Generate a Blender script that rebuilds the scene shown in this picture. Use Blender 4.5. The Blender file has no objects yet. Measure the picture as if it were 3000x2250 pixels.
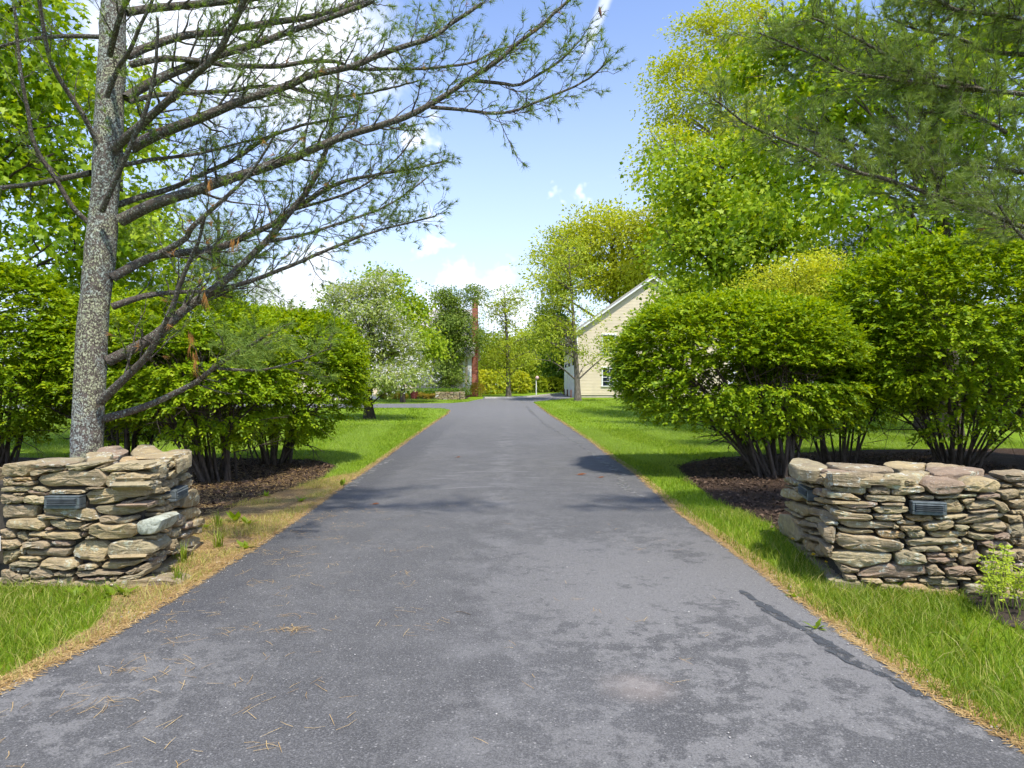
import bpy, bmesh, math, random
import numpy as np
from mathutils import Vector

S = bpy.context.scene
COL = S.collection
RNG = np.random.default_rng(7)

# ------------------------------------------------------------------ camera, sky, sun, exposure
FPX, CX, CY, CAMH = 2034.0, 1500.0, 1125.0, 1.5      # focal length in pixels of the 3000 px wide photograph
cam_d = bpy.data.cameras.new('camera'); cam = bpy.data.objects.new('camera', cam_d); COL.objects.link(cam)
cam.location = (0, 0, CAMH); cam.rotation_euler = (math.radians(90), 0, 0)
cam_d.sensor_width = 36; cam_d.lens = 36 * FPX / 3000; cam_d.clip_start = 0.05; cam_d.clip_end = 3000
S.camera = cam

SUN_EL, SUN_AZ = math.radians(61), math.radians(154)    # azimuth clockwise from +Y (the view direction)
SUNV = Vector((math.cos(SUN_EL) * math.sin(SUN_AZ), math.cos(SUN_EL) * math.cos(SUN_AZ), math.sin(SUN_EL)))
sl = bpy.data.lights.new('sun', 'SUN'); sl.energy = 3.8; sl.angle = math.radians(2.0); sl.color = (1, 0.95, 0.86)
sun = bpy.data.objects.new('sun', sl); COL.objects.link(sun)
sun.rotation_euler = (-SUNV).to_track_quat('-Z', 'Y').to_euler(); sun.location = SUNV * 60

S.view_settings.view_transform = 'Standard'; S.view_settings.look = 'None'
S.view_settings.exposure = 0.75; S.view_settings.gamma = 1.0; S.view_settings.use_curve_mapping = False
S.cycles.use_adaptive_sampling = True; S.cycles.adaptive_threshold = 0.03
S.cycles.max_bounces = 6; S.cycles.diffuse_bounces = 3; S.cycles.glossy_bounces = 2
S.cycles.transmission_bounces = 4; S.cycles.transparent_max_bounces = 6
S.cycles.caustics_reflective = False; S.cycles.caustics_refractive = False


class NT:
    """small helper to write node trees"""
    def __init__(self, tree):
        self.t = tree; self.n = tree.nodes; self.l = tree.links; self.n.clear()
    def new(self, typ, **kw):
        nd = self.n.new(typ)
        for k, v in kw.items():
            if k.startswith('i_'):
                key = k[2:]; key = int(key) if key.isdigit() else key.replace('_', ' ')
                self.set(nd.inputs[key], v)
            else:
                setattr(nd, k, v)
        return nd
    def set(self, sock, v):
        if isinstance(v, bpy.types.NodeSocket): self.l.new(v, sock)
        elif isinstance(v, bpy.types.Node): self.l.new(v.outputs[0], sock)
        else: sock.default_value = v
    def math(self, op, a, b=0.0, c=0.0, clamp=False):
        nd = self.n.new('ShaderNodeMath'); nd.operation = op; nd.use_clamp = clamp
        for s, v in zip(nd.inputs, (a, b, c)): self.set(s, v)
        return nd.outputs[0]
    def vmath(self, op, a, b=(0, 0, 0)):
        nd = self.n.new('ShaderNodeVectorMath'); nd.operation = op
        self.set(nd.inputs[0], a); self.set(nd.inputs[1], b)
        return nd.outputs['Value'] if op in ('DOT_PRODUCT', 'LENGTH', 'DISTANCE') else nd.outputs[0]
    def noise(self, vec, scale, detail=4.0, rough=0.55, dist=0.0):
        nd = self.n.new('ShaderNodeTexNoise'); self.set(nd.inputs['Vector'], vec)
        nd.inputs['Scale'].default_value = scale; nd.inputs['Detail'].default_value = detail
        nd.inputs['Roughness'].default_value = rough; nd.inputs['Distortion'].default_value = dist
        return nd.outputs['Fac']
    def ramp(self, fac, stops, interp='LINEAR'):
        nd = self.n.new('ShaderNodeValToRGB'); self.set(nd.inputs[0], fac); r = nd.color_ramp; r.interpolation = interp
        while len(r.elements) < len(stops): r.elements.new(0.5)
        for e, (p, c) in zip(r.elements, stops):
            e.position = p; e.color = (*c, 1) if len(c) == 3 else c
        return nd.outputs[0]
    def smooth(self, v, a, b, lo=0.0, hi=1.0):
        nd = self.n.new('ShaderNodeMapRange'); nd.interpolation_type = 'SMOOTHSTEP'
        self.set(nd.inputs[0], v)
        for s, x in zip(list(nd.inputs)[1:5], (a, b, lo, hi)): s.default_value = x
        return nd.outputs[0]
    def mix(self, fac, a, b, mode='MIX'):
        nd = self.n.new('ShaderNodeMix'); nd.data_type = 'RGBA'; nd.blend_type = mode
        self.set(nd.inputs[0], fac); self.set(nd.inputs[6], a if not isinstance(a, tuple) or len(a) == 4 else (*a, 1))
        self.set(nd.inputs[7], b if not isinstance(b, tuple) or len(b) == 4 else (*b, 1))
        return nd.outputs[2]
    def bump(self, h, strength=0.5, dist=0.02):
        nd = self.n.new('ShaderNodeBump'); self.set(nd.inputs['Height'], h)
        nd.inputs['Strength'].default_value = strength; nd.inputs['Distance'].default_value = dist
        return nd.outputs[0]


def pix_dir(px, py):
    v = Vector(((px - CX) / FPX, 1.0, -(py - CY) / FPX)); v.normalize(); return v

# ---- the sky: Nishita with scattered fair-weather cloud
W = bpy.data.worlds.new('World'); S.world = W; W.use_nodes = True
W.cycles.sampling_method = 'MANUAL'; W.cycles.sample_map_resolution = 256
w = NT(W.node_tree)
sky = w.new('ShaderNodeTexSky'); sky.sky_type = 'NISHITA'; sky.sun_disc = False
sky.sun_elevation = SUN_EL; sky.sun_rotation = SUN_AZ; sky.altitude = 60; sky.air_density = 1.15; sky.dust_density = 0.6; sky.ozone_density = 2.2
gen = w.new('ShaderNodeTexCoord').outputs['Generated']
dirv = w.vmath('NORMALIZE', gen)
sep = w.new('ShaderNodeSeparateXYZ'); w.set(sep.inputs[0], dirv)
pz = w.math('ADD', w.math('MAXIMUM', sep.outputs[2], 0.0), 0.16)
comb = w.new('ShaderNodeCombineXYZ')
w.set(comb.inputs[0], w.math('DIVIDE', sep.outputs[0], pz)); w.set(comb.inputs[1], w.math('DIVIDE', sep.outputs[1], pz))
fb = w.noise(comb.outputs[0], 1.3, 4.0, 0.58, 0.3)
wn = w.new('ShaderNodeTexNoise', i_Scale=11.0, i_Detail=4.0, i_Roughness=0.62); w.set(wn.inputs['Vector'], dirv)
warp = w.vmath('ADD', dirv, w.vmath('MULTIPLY', w.vmath('SUBTRACT', wn.outputs['Color'], (.5, .5, .5)), (.22, .22, .22)))
fb2 = wn.outputs['Fac']
den = w.math('MULTIPLY', w.smooth(fb, 0.60, 0.78), 0.7)
for (px, py, rad, amp, sx) in ((820, 60, 0.17, 0.85, 1), (540, 40, 0.13, 0.75, 1), (1060, 150, 0.08, 0.45, 1), (690, 215, .07, .5, 1), (1225, 400, 0.040, 0.6, 1), (1265, 690, 0.034, 0.55, 1),
                           (1665, 595, 0.03, 0.6, 1), (1390, 840, 0.05, 0.9, 1), (870, 880, 0.07, 0.8, 1), (1300, 900, 0.04, 0.8, 1), (1500, 900, 0.06, 0.6, 1)):
    d = w.vmath('DISTANCE', warp, tuple(pix_dir(px, py)))
    den = w.math('MAXIMUM', den, w.smooth(d, rad, rad * 0.35, 0.0, amp))
# vapour trail
a, b = pix_dir(1780, -10), pix_dir(1715, 150)
ax = (b - a).normalized()
rel = w.vmath('SUBTRACT', dirv, tuple(a))
al = w.vmath('DOT_PRODUCT', rel, tuple(ax))
perp = a.cross(ax).normalized()
ac = w.math('ABSOLUTE', w.math('ADD', w.vmath('DOT_PRODUCT', rel, tuple(perp)), w.math('MULTIPLY', w.math('SUBTRACT', fb2, 0.5), 0.01)))
trail = w.math('MULTIPLY', w.smooth(ac, 0.010, 0.002), w.math('MULTIPLY', w.smooth(al, -0.35, -0.05), w.smooth(al, 0.09, 0.04)))
den = w.math('MAXIMUM', den, w.math('MULTIPLY', trail, 0.5))
skyb = w.mix(1.0, sky.outputs[0], (0.96, 1.01, 1.22, 1), 'MULTIPLY')
low = w.smooth(sep.outputs[2], 0.55, -0.02, 0.06, 0.60)
skyc = w.mix(low, skyb, (4.9, 5.5, 6.9, 1))
skyc = w.mix(w.math('MULTIPLY', den, 1.0, clamp=True), skyc, (6.8, 7.0, 7.3, 1))
bg = w.new('ShaderNodeBackground'); w.set(bg.inputs[0], skyc); bg.inputs[1].default_value = 0.13
out = w.new('ShaderNodeOutputWorld'); w.set(out.inputs[0], bg)

# ------------------------------------------------------------------ coordinates
TY = np.array([-60, 14, 17, 31, 40, 50, 62, 90, 900.0]); TZ = np.array([0, 0, 0.03, 0.15, 0.33, 0.52, 0.62, 0.8, 0.9])
def gz(y): return np.interp(y, TY, TZ)
def P(px, py, Z):
    """world point at depth Z that the photograph shows at pixel (px, py)"""
    return np.array(((px - CX) * Z / FPX, Z, CAMH - (py - CY) * Z / FPX))
def G(px, py):
    """ground point seen at a pixel"""
    Z = 6.0
    for _ in range(60):
        Z = 0.5 * Z + 0.5 * FPX * (CAMH - gz(Z)) / max(py - CY, 1)
    return np.array(((px - CX) * Z / FPX, Z, gz(Z)))

# ------------------------------------------------------------------ mesh helpers
def tag(o, label=None, cat=None, group=None, kind=None):
    if label: o['label'] = label
    if cat: o['category'] = cat
    if group: o['group'] = group
    if kind: o['kind'] = kind
    return o
def thing(name, loc, label, cat, group=None, rz=0.0):
    o = bpy.data.objects.new(name, None); COL.objects.link(o); o.location = tuple(float(c) for c in loc)
    o.rotation_euler = (0, 0, rz); o.empty_display_size = 0.2
    return tag(o, label, cat, group)
def link(name, me, mat, parent=None, kind=None):
    if mat is not None: me.materials.append(mat)
    o = bpy.data.objects.new(name, me); COL.objects.link(o)
    if parent is not None: o.parent = parent
    if kind: o['kind'] = kind
    return o
def origin_of(parent):
    v = np.zeros(3)
    while parent is not None:
        v += np.array(parent.location); parent = parent.parent
    return v
def tri_obj(name, V, F, mat, parent=None, smooth=False, kind=None):
    V = np.asarray(V, dtype=np.float32) - origin_of(parent).astype(np.float32); F = np.asarray(F, dtype=np.int32)
    me = bpy.data.meshes.new(name)
    k = F.shape[1]
    me.vertices.add(len(V)); me.vertices.foreach_set('co', V.ravel())
    me.loops.add(F.size); me.loops.foreach_set('vertex_index', F.ravel())
    me.polygons.add(len(F)); me.polygons.foreach_set('loop_start', np.arange(0, F.size, k, dtype=np.int32))
    if smooth: me.polygons.foreach_set('use_smooth', np.ones(len(F), dtype=bool))
    me.update(calc_edges=True)
    return link(name, me, mat, parent, kind)
def poly_obj(name, V, F, mat, parent=None, smooth=False, kind=None):
    o = origin_of(parent)
    me = bpy.data.meshes.new(name); me.from_pydata([tuple(np.asarray(v) - o) for v in V], [], [list(f) for f in F]); me.update()
    if smooth:
        for p in me.polygons: p.use_smooth = True
    return link(name, me, mat, parent, kind)

class Boxes:
    """collects boxes / prisms into one mesh"""
    def __init__(self): self.V = []; self.F = []
    def box(self, x0, x1, y0, y1, z0, z1):
        b = len(self.V)
        self.V += [(x, y, z) for z in (z0, z1) for y in (y0, y1) for x in (x0, x1)]
        self.F += [[b + i for i in f] for f in ((0, 2, 3, 1), (4, 5, 7, 6), (0, 1, 5, 4), (2, 6, 7, 3), (0, 4, 6, 2), (1, 3, 7, 5))]
        return self
    def quad(self, *pts):
        b = len(self.V); self.V += [tuple(p) for p in pts]; self.F.append(list(range(b, b + len(pts)))); return self
    def build(self, name, mat, parent=None, bevel=0.0, **kw):
        o = poly_obj(name, self.V, self.F, mat, parent, **kw)
        if bevel:
            m = o.modifiers.new('bevel', 'BEVEL'); m.width = bevel; m.segments = 2
        return o

def catmull(pts, n):
    pts = np.asarray(pts, float)
    if len(pts) == 2:
        t = np.linspace(0, 1, n)[:, None]; return pts[0] * (1 - t) + pts[1] * t
    q = np.vstack([2 * pts[0] - pts[1], pts, 2 * pts[-1] - pts[-2]])
    seg = np.r_[0, np.cumsum(np.linalg.norm(np.diff(pts[:, :3], axis=0), axis=1))]
    s = np.linspace(0, seg[-1], n); i = np.clip(np.searchsorted(seg, s, side='right') - 1, 0, len(pts) - 2)
    u = ((s - seg[i]) / np.maximum(seg[i + 1] - seg[i], 1e-9))[:, None]
    p0, p1, p2, p3 = q[i], q[i + 1], q[i + 2], q[i + 3]
    return 0.5 * (2 * p1 + (p2 - p0) * u + (2 * p0 - 5 * p1 + 4 * p2 - p3) * u ** 2 + (3 * p1 - p0 - 3 * p2 + p3) * u ** 3)
def unit(v):
    return v / np.maximum(np.linalg.norm(v, axis=-1, keepdims=True), 1e-9)

class Tubes:
    def __init__(self): self.V = []; self.F = []; self.n = 0
    def add(self, pts, rad, sides=5, cap=True):
        pts = np.asarray(pts, float); n = len(pts); rad = np.broadcast_to(np.asarray(rad, float), (n,))
        T = unit(np.gradient(pts, axis=0))
        ref = np.array((0.13, 0.21, 0.97)) if abs(T[0][2]) < 0.85 else np.array((0.97, 0.13, 0.21))
        A = unit(np.cross(T, ref)); B = np.cross(T, A)
        th = np.arange(sides) * 2 * math.pi / sides
        ring = pts[:, None, :] + rad[:, None, None] * (np.cos(th)[None, :, None] * A[:, None, :] + np.sin(th)[None, :, None] * B[:, None, :])
        self.V.append(ring.reshape(-1, 3))
        i = np.arange(n - 1)[:, None] * sides; j = np.arange(sides)[None, :]; j2 = (j + 1) % sides
        q = np.stack([i + j, i + j2, i + sides + j2, i + sides + j], -1).reshape(-1, 4) + self.n
        self.F.append(q); self.n += n * sides
        return self
    def build(self, name, mat, parent=None, smooth=True, kind=None):
        return tri_obj(name, np.vstack(self.V), np.vstack(self.F), mat, parent, smooth, kind)

# leaf templates: (along, across, up)
LEAF4 = (np.array([(0, 0, 0), (.45, .27, .07), (1, 0, -.06), (.45, -.27, .07), (.5, 0, 0)]), np.array([(0, 4, 1), (4, 2, 1), (0, 3, 4), (4, 3, 2)]))
LEAF2 = (np.array([(0, 0, 0), (.45, .27, .08), (1, 0, 0), (.45, -.27, .08)]), np.array([(0, 2, 1), (0, 3, 2)]))
_mo = [(.0, .0), (-.05, .30), (.22, .20), (.32, .54), (.5, .20), (1.04, 0)]
BROAD = (np.array([(0, 0, 0), (.38, .46, .09), (1, 0, -.06), (.38, -.46, .09), (.45, 0, 0)]), np.array([(0, 4, 1), (4, 2, 1), (0, 3, 4), (4, 3, 2)]))
_mv = [(.3, 0, .0)] + [(a, b, -.12 * abs(b)) for a, b in _mo] + [(a, -b, -.12 * b) for a, b in _mo[-2:0:-1]]
SPRAY = (np.array([(0, 0, 0), (.06, .02, 0), (1, .10, .05), (.9, .42, 0), (.9, -.30, .1), (.75, -.6, -.05), (.75, .66, .08)]), np.array([(0, 1, 2), (0, 1, 3), (0, 1, 4), (0, 1, 5), (0, 1, 6)]))
MAPLE = (np.array(_mv, float), np.array([(0, i, i % (len(_mv) - 1) + 1) for i in range(1, len(_mv))]))
def leaves_VF(Pn, D, N, size, tpl):
    D = unit(D); Bv = unit(np.cross(N, D)); Nn = np.cross(D, Bv)
    tv, tf = tpl; size = np.asarray(size)[:, None, None] if np.ndim(size) else size
    V = Pn[:, None, :] + size * (tv[None, :, 0:1] * D[:, None, :] + tv[None, :, 1:2] * Bv[:, None, :] + tv[None, :, 2:3] * Nn[:, None, :])
    F = (np.arange(len(Pn))[:, None, None] * len(tv) + tf[None]).reshape(-1, 3)
    return V.reshape(-1, 3), F
def rnd_dirs(n, rng): return unit(rng.normal(size=(n, 3)))
class Waves:
    """cheap smooth 3-D noise, about -1..1"""
    def __init__(self, seed, freq, k=9):
        r = np.random.default_rng(seed); self.K = rnd_dirs(k, r) * freq * r.uniform(.6, 1.7, (k, 1)); self.p = r.uniform(0, 6.28, k)
    def __call__(self, X): return np.sin(X @ self.K.T + self.p).sum(1) / (len(self.p) ** .5)

# ------------------------------------------------------------------ materials
MATS = {}
def material(name):
    m = bpy.data.materials.new(name); m.use_nodes = True; return m, NT(m.node_tree)
def principled(nt, col, rough=0.8, normal=None, spec=0.3, **kw):
    p = nt.new('ShaderNodeBsdfPrincipled'); nt.set(p.inputs['Base Color'], col if not isinstance(col, tuple) or len(col) == 4 else (*col, 1))
    nt.set(p.inputs['Roughness'], rough); p.inputs['Specular IOR Level'].default_value = spec
    if normal is not None: nt.set(p.inputs['Normal'], normal)
    for k, v in kw.items(): nt.set(p.inputs[k.replace('_', ' ')], v)
    o = nt.new('ShaderNodeOutputMaterial'); nt.set(o.inputs[0], p); return p
def leaf_mat(name, stops, transl=0.4, tcol=None, rough=0.45, spec=0.18, clump=1.2, stripe=False):
    m, t = material(name)
    geo = t.new('ShaderNodeNewGeometry'); oc = t.new('ShaderNodeTexCoord').outputs['Object']
    f = t.math('ADD', t.math('MULTIPLY', geo.outputs['Random Per Island'], 0.62), t.math('MULTIPLY', t.noise(oc, clump, 3.0), 0.42))
    c = t.ramp(f, [(0.12 + 0.76 * i / (len(stops) - 1), s) for i, s in enumerate(stops)])
    if stripe:                                            # the mower lays the blades in bands
        sp = t.new('ShaderNodeSeparateXYZ'); t.set(sp.inputs[0], oc)
        band = t.math('SINE', t.math('MULTIPLY', t.math('ADD', sp.outputs[0], t.math('ADD', t.math('MULTIPLY', sp.outputs[1], .10), t.math('MULTIPLY', t.noise(oc, .3, 2.0), 1.2))), 2.9))
        c = t.mix(t.math('MULTIPLY', t.smooth(band, -.35, .35), .62), c, (.30, .395, .085))
    p = t.new('ShaderNodeBsdfPrincipled'); t.set(p.inputs['Base Color'], c); p.inputs['Roughness'].default_value = rough; p.inputs['Specular IOR Level'].default_value = spec
    tr = t.new('ShaderNodeBsdfTranslucent'); t.set(tr.inputs[0], t.mix(1.0, c, tcol or (2.0, 1.75, 0.7), 'MULTIPLY'))
    mx = t.new('ShaderNodeMixShader'); mx.inputs[0].default_value = transl; t.set(mx.inputs[1], p); t.set(mx.inputs[2], tr)
    o = t.new('ShaderNodeOutputMaterial'); t.set(o.inputs[0], mx); MATS[name] = m; return m
leaf_mat('bush_leaf', [(.070, .145, .003), (.155, .255, .005), (.26, .37, .008), (.39, .47, .018)], .36, (1.7, 1.5, .25))
leaf_mat('maple_leaf', [(.055, .12, .003), (.14, .24, .006), (.25, .37, .010), (.38, .47, .022)], .42, (1.8, 1.55, .35))
leaf_mat('maple_pale_leaf', [(.095, .17, .007), (.20, .31, .013), (.32, .43, .024), (.43, .52, .05)], .4, (1.7, 1.5, .4))
leaf_mat('oak_leaf', [(.26, .30, .012), (.40, .44, .016), (.52, .545, .026), (.62, .61, .07)], .40, (1.25, 1.25, .4), clump=.7)
leaf_mat('young_leaf', [(.13, .19, .012), (.23, .31, .020), (.33, .40, .035), (.42, .47, .06)], .4)
leaf_mat('apple_leaf', [(.13, .19, .035), (.22, .29, .065), (.31, .38, .10), (.38, .44, .15)], .35)
leaf_mat('vine_leaf', [(.05, .095, .010), (.11, .18, .022), (.20, .28, .045), (.29, .36, .08)], .35)
leaf_mat('box_leaf', [(.03, .08, .006), (.07, .15, .010), (.14, .25, .016), (.24, .36, .03)], .3)
leaf_mat('bronze_leaf', [(.16, .13, .02), (.29, .23, .03), (.40, .29, .05), (.33, .36, .05)], .35)
leaf_mat('lime_leaf', [(.22, .28, .012), (.35, .41, .02), (.47, .51, .04), (.58, .59, .10)], .4)
leaf_mat('wood_leaf', [(.035, .085, .008), (.08, .15, .012), (.15, .24, .018), (.24, .31, .03)], .35)
leaf_mat('needle', [(.075, .13, .022), (.13, .205, .032), (.20, .28, .045), (.30, .35, .06)], .25, (1.5, 1.5, .6), rough=.5)
leaf_mat('needle_soft', [(.11, .165, .045), (.17, .235, .06), (.23, .30, .08), (.29, .355, .09)], .3, (1.5, 1.5, .6), rough=.5)
leaf_mat('dead_needle', [(.32, .15, .04), (.45, .22, .06), (.55, .30, .10)], .25, (1.3, 1.2, .8))
leaf_mat('straw', [(.22, .13, .05), (.38, .24, .09), (.52, .35, .14), (.62, .46, .22)], .1, (1, 1, 1), rough=.7)
leaf_mat('grass_blade', [(.065, .12, .007), (.135, .215, .013), (.22, .305, .026), (.42, .42, .10)], .4, (1.7, 1.6, .4), clump=.8)
leaf_mat('lawn_blade', [(.075, .135, .007), (.14, .225, .013), (.22, .315, .026), (.36, .40, .07)], .4, (1.7, 1.6, .4), clump=.8, stripe=True)
leaf_mat('dry_grass', [(.16, .20, .03), (.26, .28, .06), (.38, .34, .11), (.48, .40, .16)], .3, clump=.8)
leaf_mat('petal', [(.72, .70, .70), (.82, .80, .80), (.86, .80, .82)], .3, (1.1, 1.1, 1.1), rough=.6)
leaf_mat('fern_leaf', [(.26, .38, .03), (.38, .48, .04), (.48, .56, .07)], .4)
leaf_mat('yellow_petal', [(.75, .50, .01), (.85, .62, .02)], .2, (1.1, 1.1, .5))
leaf_mat('chip', [(.025, .016, .011), (.055, .036, .025), (.10, .065, .043), (.17, .11, .07)], .02, (1, 1, 1), rough=.9)
leaf_mat('dead_leaf', [(.14, .05, .02), (.20, .08, .035)], .1, (1, 1, 1))

def bark_mat(name, dark, light, scale=(18, 18, 5), lichen=0.0, lcol=(.50, .52, .34), l2=(.40, .46, .40)):
    m, t = material(name); oc = t.new('ShaderNodeTexCoord').outputs['Object']
    mp = t.new('ShaderNodeMapping'); t.set(mp.inputs[0], oc); mp.inputs['Scale'].default_value = scale
    n = t.noise(mp.outputs[0], 1.0, 8.0, 0.65, 0.4)
    c = t.ramp(n, [(.3, dark), (.68, light)])
    h = n
    if lichen:
        v = t.new('ShaderNodeTexVoronoi'); t.set(v.inputs['Vector'], t.vmath('ADD', oc, t.vmath('MULTIPLY', t.new('ShaderNodeTexNoise', i_Scale=14.0).outputs['Color'], (.09, .09, .09)))); v.inputs['Scale'].default_value = 46
        big = t.noise(oc, 4.0, 7.0, .68); k = t.math('ADD', t.math('MULTIPLY', v.outputs['Distance'], -1.1), big)
        mk = t.smooth(k, .10 - lichen * .33, .20 - lichen * .33)
        fine = t.noise(oc, 60.0, 3.0); mk = t.math('MULTIPLY', mk, t.smooth(fine, .36, .56))
        lc = t.mix(t.smooth(t.noise(oc, 5.0), .42, .58), lcol, l2)
        c = t.mix(mk, c, lc); h = t.math('ADD', n, t.math('MULTIPLY', mk, .35))
    principled(t, c, .9, t.bump(h, 1.0, .03), .15); MATS[name] = m; return m
bark_mat('pine_bark', (.055, .042, .035), (.20, .165, .14), (26, 26, 16), .95, (.46, .46, .30), (.40, .43, .38))
bark_mat('pine_twig', (.045, .034, .027), (.17, .14, .115), (34, 34, 34), .2, (.33, .34, .26), (.30, .32, .29))
bark_mat('dark_bark', (.030, .023, .017), (.10, .078, .058), (22, 22, 8))
bark_mat('grey_bark', (.075, .062, .050), (.24, .205, .17), (20, 20, 6))
bark_mat('birch_bark', (.35, .32, .28), (.62, .58, .52), (8, 8, 20))
bark_mat('stem_bark', (.045, .033, .024), (.135, .105, .080), (25, 25, 8))

def plain(name, col, rough=.6, var=.12, scale=4.0, bump=.15, metallic=0.0, spec=.3, detail=6.0):
    m, t = material(name); oc = t.new('ShaderNodeTexCoord').outputs['Object']; n = t.noise(oc, scale, detail, .6)
    c = t.mix(t.smooth(n, .3, .7), tuple(x * (1 - var) for x in col), tuple(min(1, x * (1 + var)) for x in col))
    principled(t, c, rough, t.bump(t.noise(oc, scale * 14, 4.0), bump, .005), spec, Metallic=metallic); MATS[name] = m; return m
plain('clapboard', (.66, .56, .40), .6, .05, 1.5)
plain('white_trim', (.80, .80, .79), .5, .04, 2.0)
plain('garage_door', (.78, .78, .77), .5, .04, 2.0)
plain('foundation', (.42, .37, .30), .9, .15, 3.0)
plain('roof_shingle', (.40, .36, .33), .9, .18, 6.0, .5)
plain('lamp_metal', (.105, .122, .125), .5, .3, 22.0, .3, .2)
plain('lamp_dark', (.012, .014, .016), .5, .1)
plain('glazed_pot', (.145, .030, .035), .28, .2, 7.0, .1, 0, .5)
plain('soil', (.045, .032, .024), .95, .4, 12.0, .8)
plain('rubble', (.055, .047, .038), .95, .3, 9.0, .8)
plain('kerb_stone', (.55, .52, .47), .8, .12, 5.0)
plain('flag_stone', (.46, .40, .35), .85, .15, 4.0)
plain('grey_plaque', (.22, .24, .25), .5, .05)
plain('pole_white', (.72, .73, .74), .5, .05)
plain('dark_iron', (.03, .03, .03), .5, .1)
plain('pink_shade', (.62, .42, .42), .5, .3, 20.0)
plain('cone_brown', (.12, .05, .03), .8, .3, 60.0)
plain('tar', (.045, .047, .05), .55, .15, 30.0, .3)
plain('fern_stem', (.17, .21, .03), .6, .2, 30.0)
plain('pebble', (.40, .375, .34), .8, .3, 40.0)
m, t = material('window_glass'); principled(t, (.012, .020, .028), .06, None, .5); MATS['window_glass'] = m

def stone_mat():
    m, t = material('field_stone'); oi = t.new('ShaderNodeObjectInfo'); tc = t.new('ShaderNodeTexCoord')
    oc = tc.outputs['Object']; r = oi.outputs['Random']
    sh = t.vmath('ADD', oc, t.vmath('MULTIPLY', t.new('ShaderNodeCombineXYZ', i_0=r, i_1=r, i_2=r).outputs[0], (37., 19., 53.)))
    base = t.ramp(r, [(0, (.41, .315, .165)), (.18, (.47, .36, .185)), (.34, (.38, .315, .18)), (.5, (.43, .33, .19)), (.64, (.35, .27, .16)), (.76, (.47, .38, .21)), (.88, (.34, .24, .16)), (.95, (.51, .35, .165))], 'CONSTANT')
    n1 = t.noise(sh, 9.0, 7.0, .62); mp = t.new('ShaderNodeMapping'); t.set(mp.inputs[0], sh); mp.inputs['Scale'].default_value = (5, 5, 42)
    n2 = t.noise(mp.outputs[0], 1.0, 6.0, .6, .5); n3 = t.noise(sh, 70.0, 5.0, .6)
    c = t.mix(t.smooth(n1, .38, .72), t.mix(.42, base, (.13, .105, .08)), base)
    c = t.mix(t.math('MULTIPLY', t.smooth(n2, .5, .74), .35), c, (.16, .13, .10))
    c = t.mix(t.math('MULTIPLY', t.smooth(n3, .52, .72), .4), c, (.52, .46, .36))
    v = t.new('ShaderNodeTexVoronoi'); t.set(v.inputs['Vector'], t.vmath('ADD', sh, t.vmath('MULTIPLY', t.new('ShaderNodeTexNoise', i_Scale=30.0).outputs['Color'], (.05, .05, .05)))); v.inputs['Scale'].default_value = 15
    lich = t.math('MULTIPLY', t.smooth(t.math('SUBTRACT', t.noise(sh, 3.0, 3.0), t.math('MULTIPLY', v.outputs['Distance'], .55)), .36, .42), t.smooth(t.noise(sh, 55.0, 4.0), .42, .55))
    c = t.mix(t.math('MULTIPLY', lich, .8), c, t.mix(t.smooth(n1, .4, .6), (.60, .60, .52), (.46, .48, .34)))
    h = t.math('ADD', t.math('MULTIPLY', n1, .8), t.math('ADD', t.math('MULTIPLY', n2, .6), t.math('MULTIPLY', n3, .25)))
    principled(t, c, .92, t.bump(h, 1.0, .035), .2); MATS['field_stone'] = m
stone_mat()
def lichen_stone():
    m, t = material('lichen_stone'); oc = t.new('ShaderNodeTexCoord').outputs['Object']
    n = t.noise(oc, 38.0, 6.0, .7); b = t.noise(oc, 5.0, 3.0)
    c = t.mix(t.smooth(t.math('ADD', n, t.math('MULTIPLY', b, .8)), .72, .98), (.26, .25, .18), (.47, .49, .40))
    principled(t, c, .95, t.bump(n, .8, .02), .1); MATS['lichen_stone'] = m
lichen_stone()

def brick_mat():
    m, t = material('red_brick'); oc = t.new('ShaderNodeTexCoord').outputs['Object']
    sp = t.new('ShaderNodeSeparateXYZ'); t.set(sp.inputs[0], oc)
    cb = t.new('ShaderNodeCombineXYZ'); t.set(cb.inputs[0], t.math('ADD', sp.outputs[0], sp.outputs[1])); t.set(cb.inputs[1], sp.outputs[2])
    b = t.new('ShaderNodeTexBrick'); t.set(b.inputs['Vector'], cb.outputs[0]); b.inputs['Scale'].default_value = 1
    b.inputs['Color1'].default_value = (.36, .085, .045, 1); b.inputs['Color2'].default_value = (.26, .060, .035, 1); b.inputs['Mortar'].default_value = (.40, .30, .24, 1)
    b.inputs['Mortar Size'].default_value = .008; b.inputs['Brick Width'].default_value = .215; b.inputs['Row Height'].default_value = .075
    principled(t, b.outputs[0], .85, t.bump(b.outputs['Fac'], -.5, .01), .2); MATS['red_brick'] = m
brick_mat()

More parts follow.
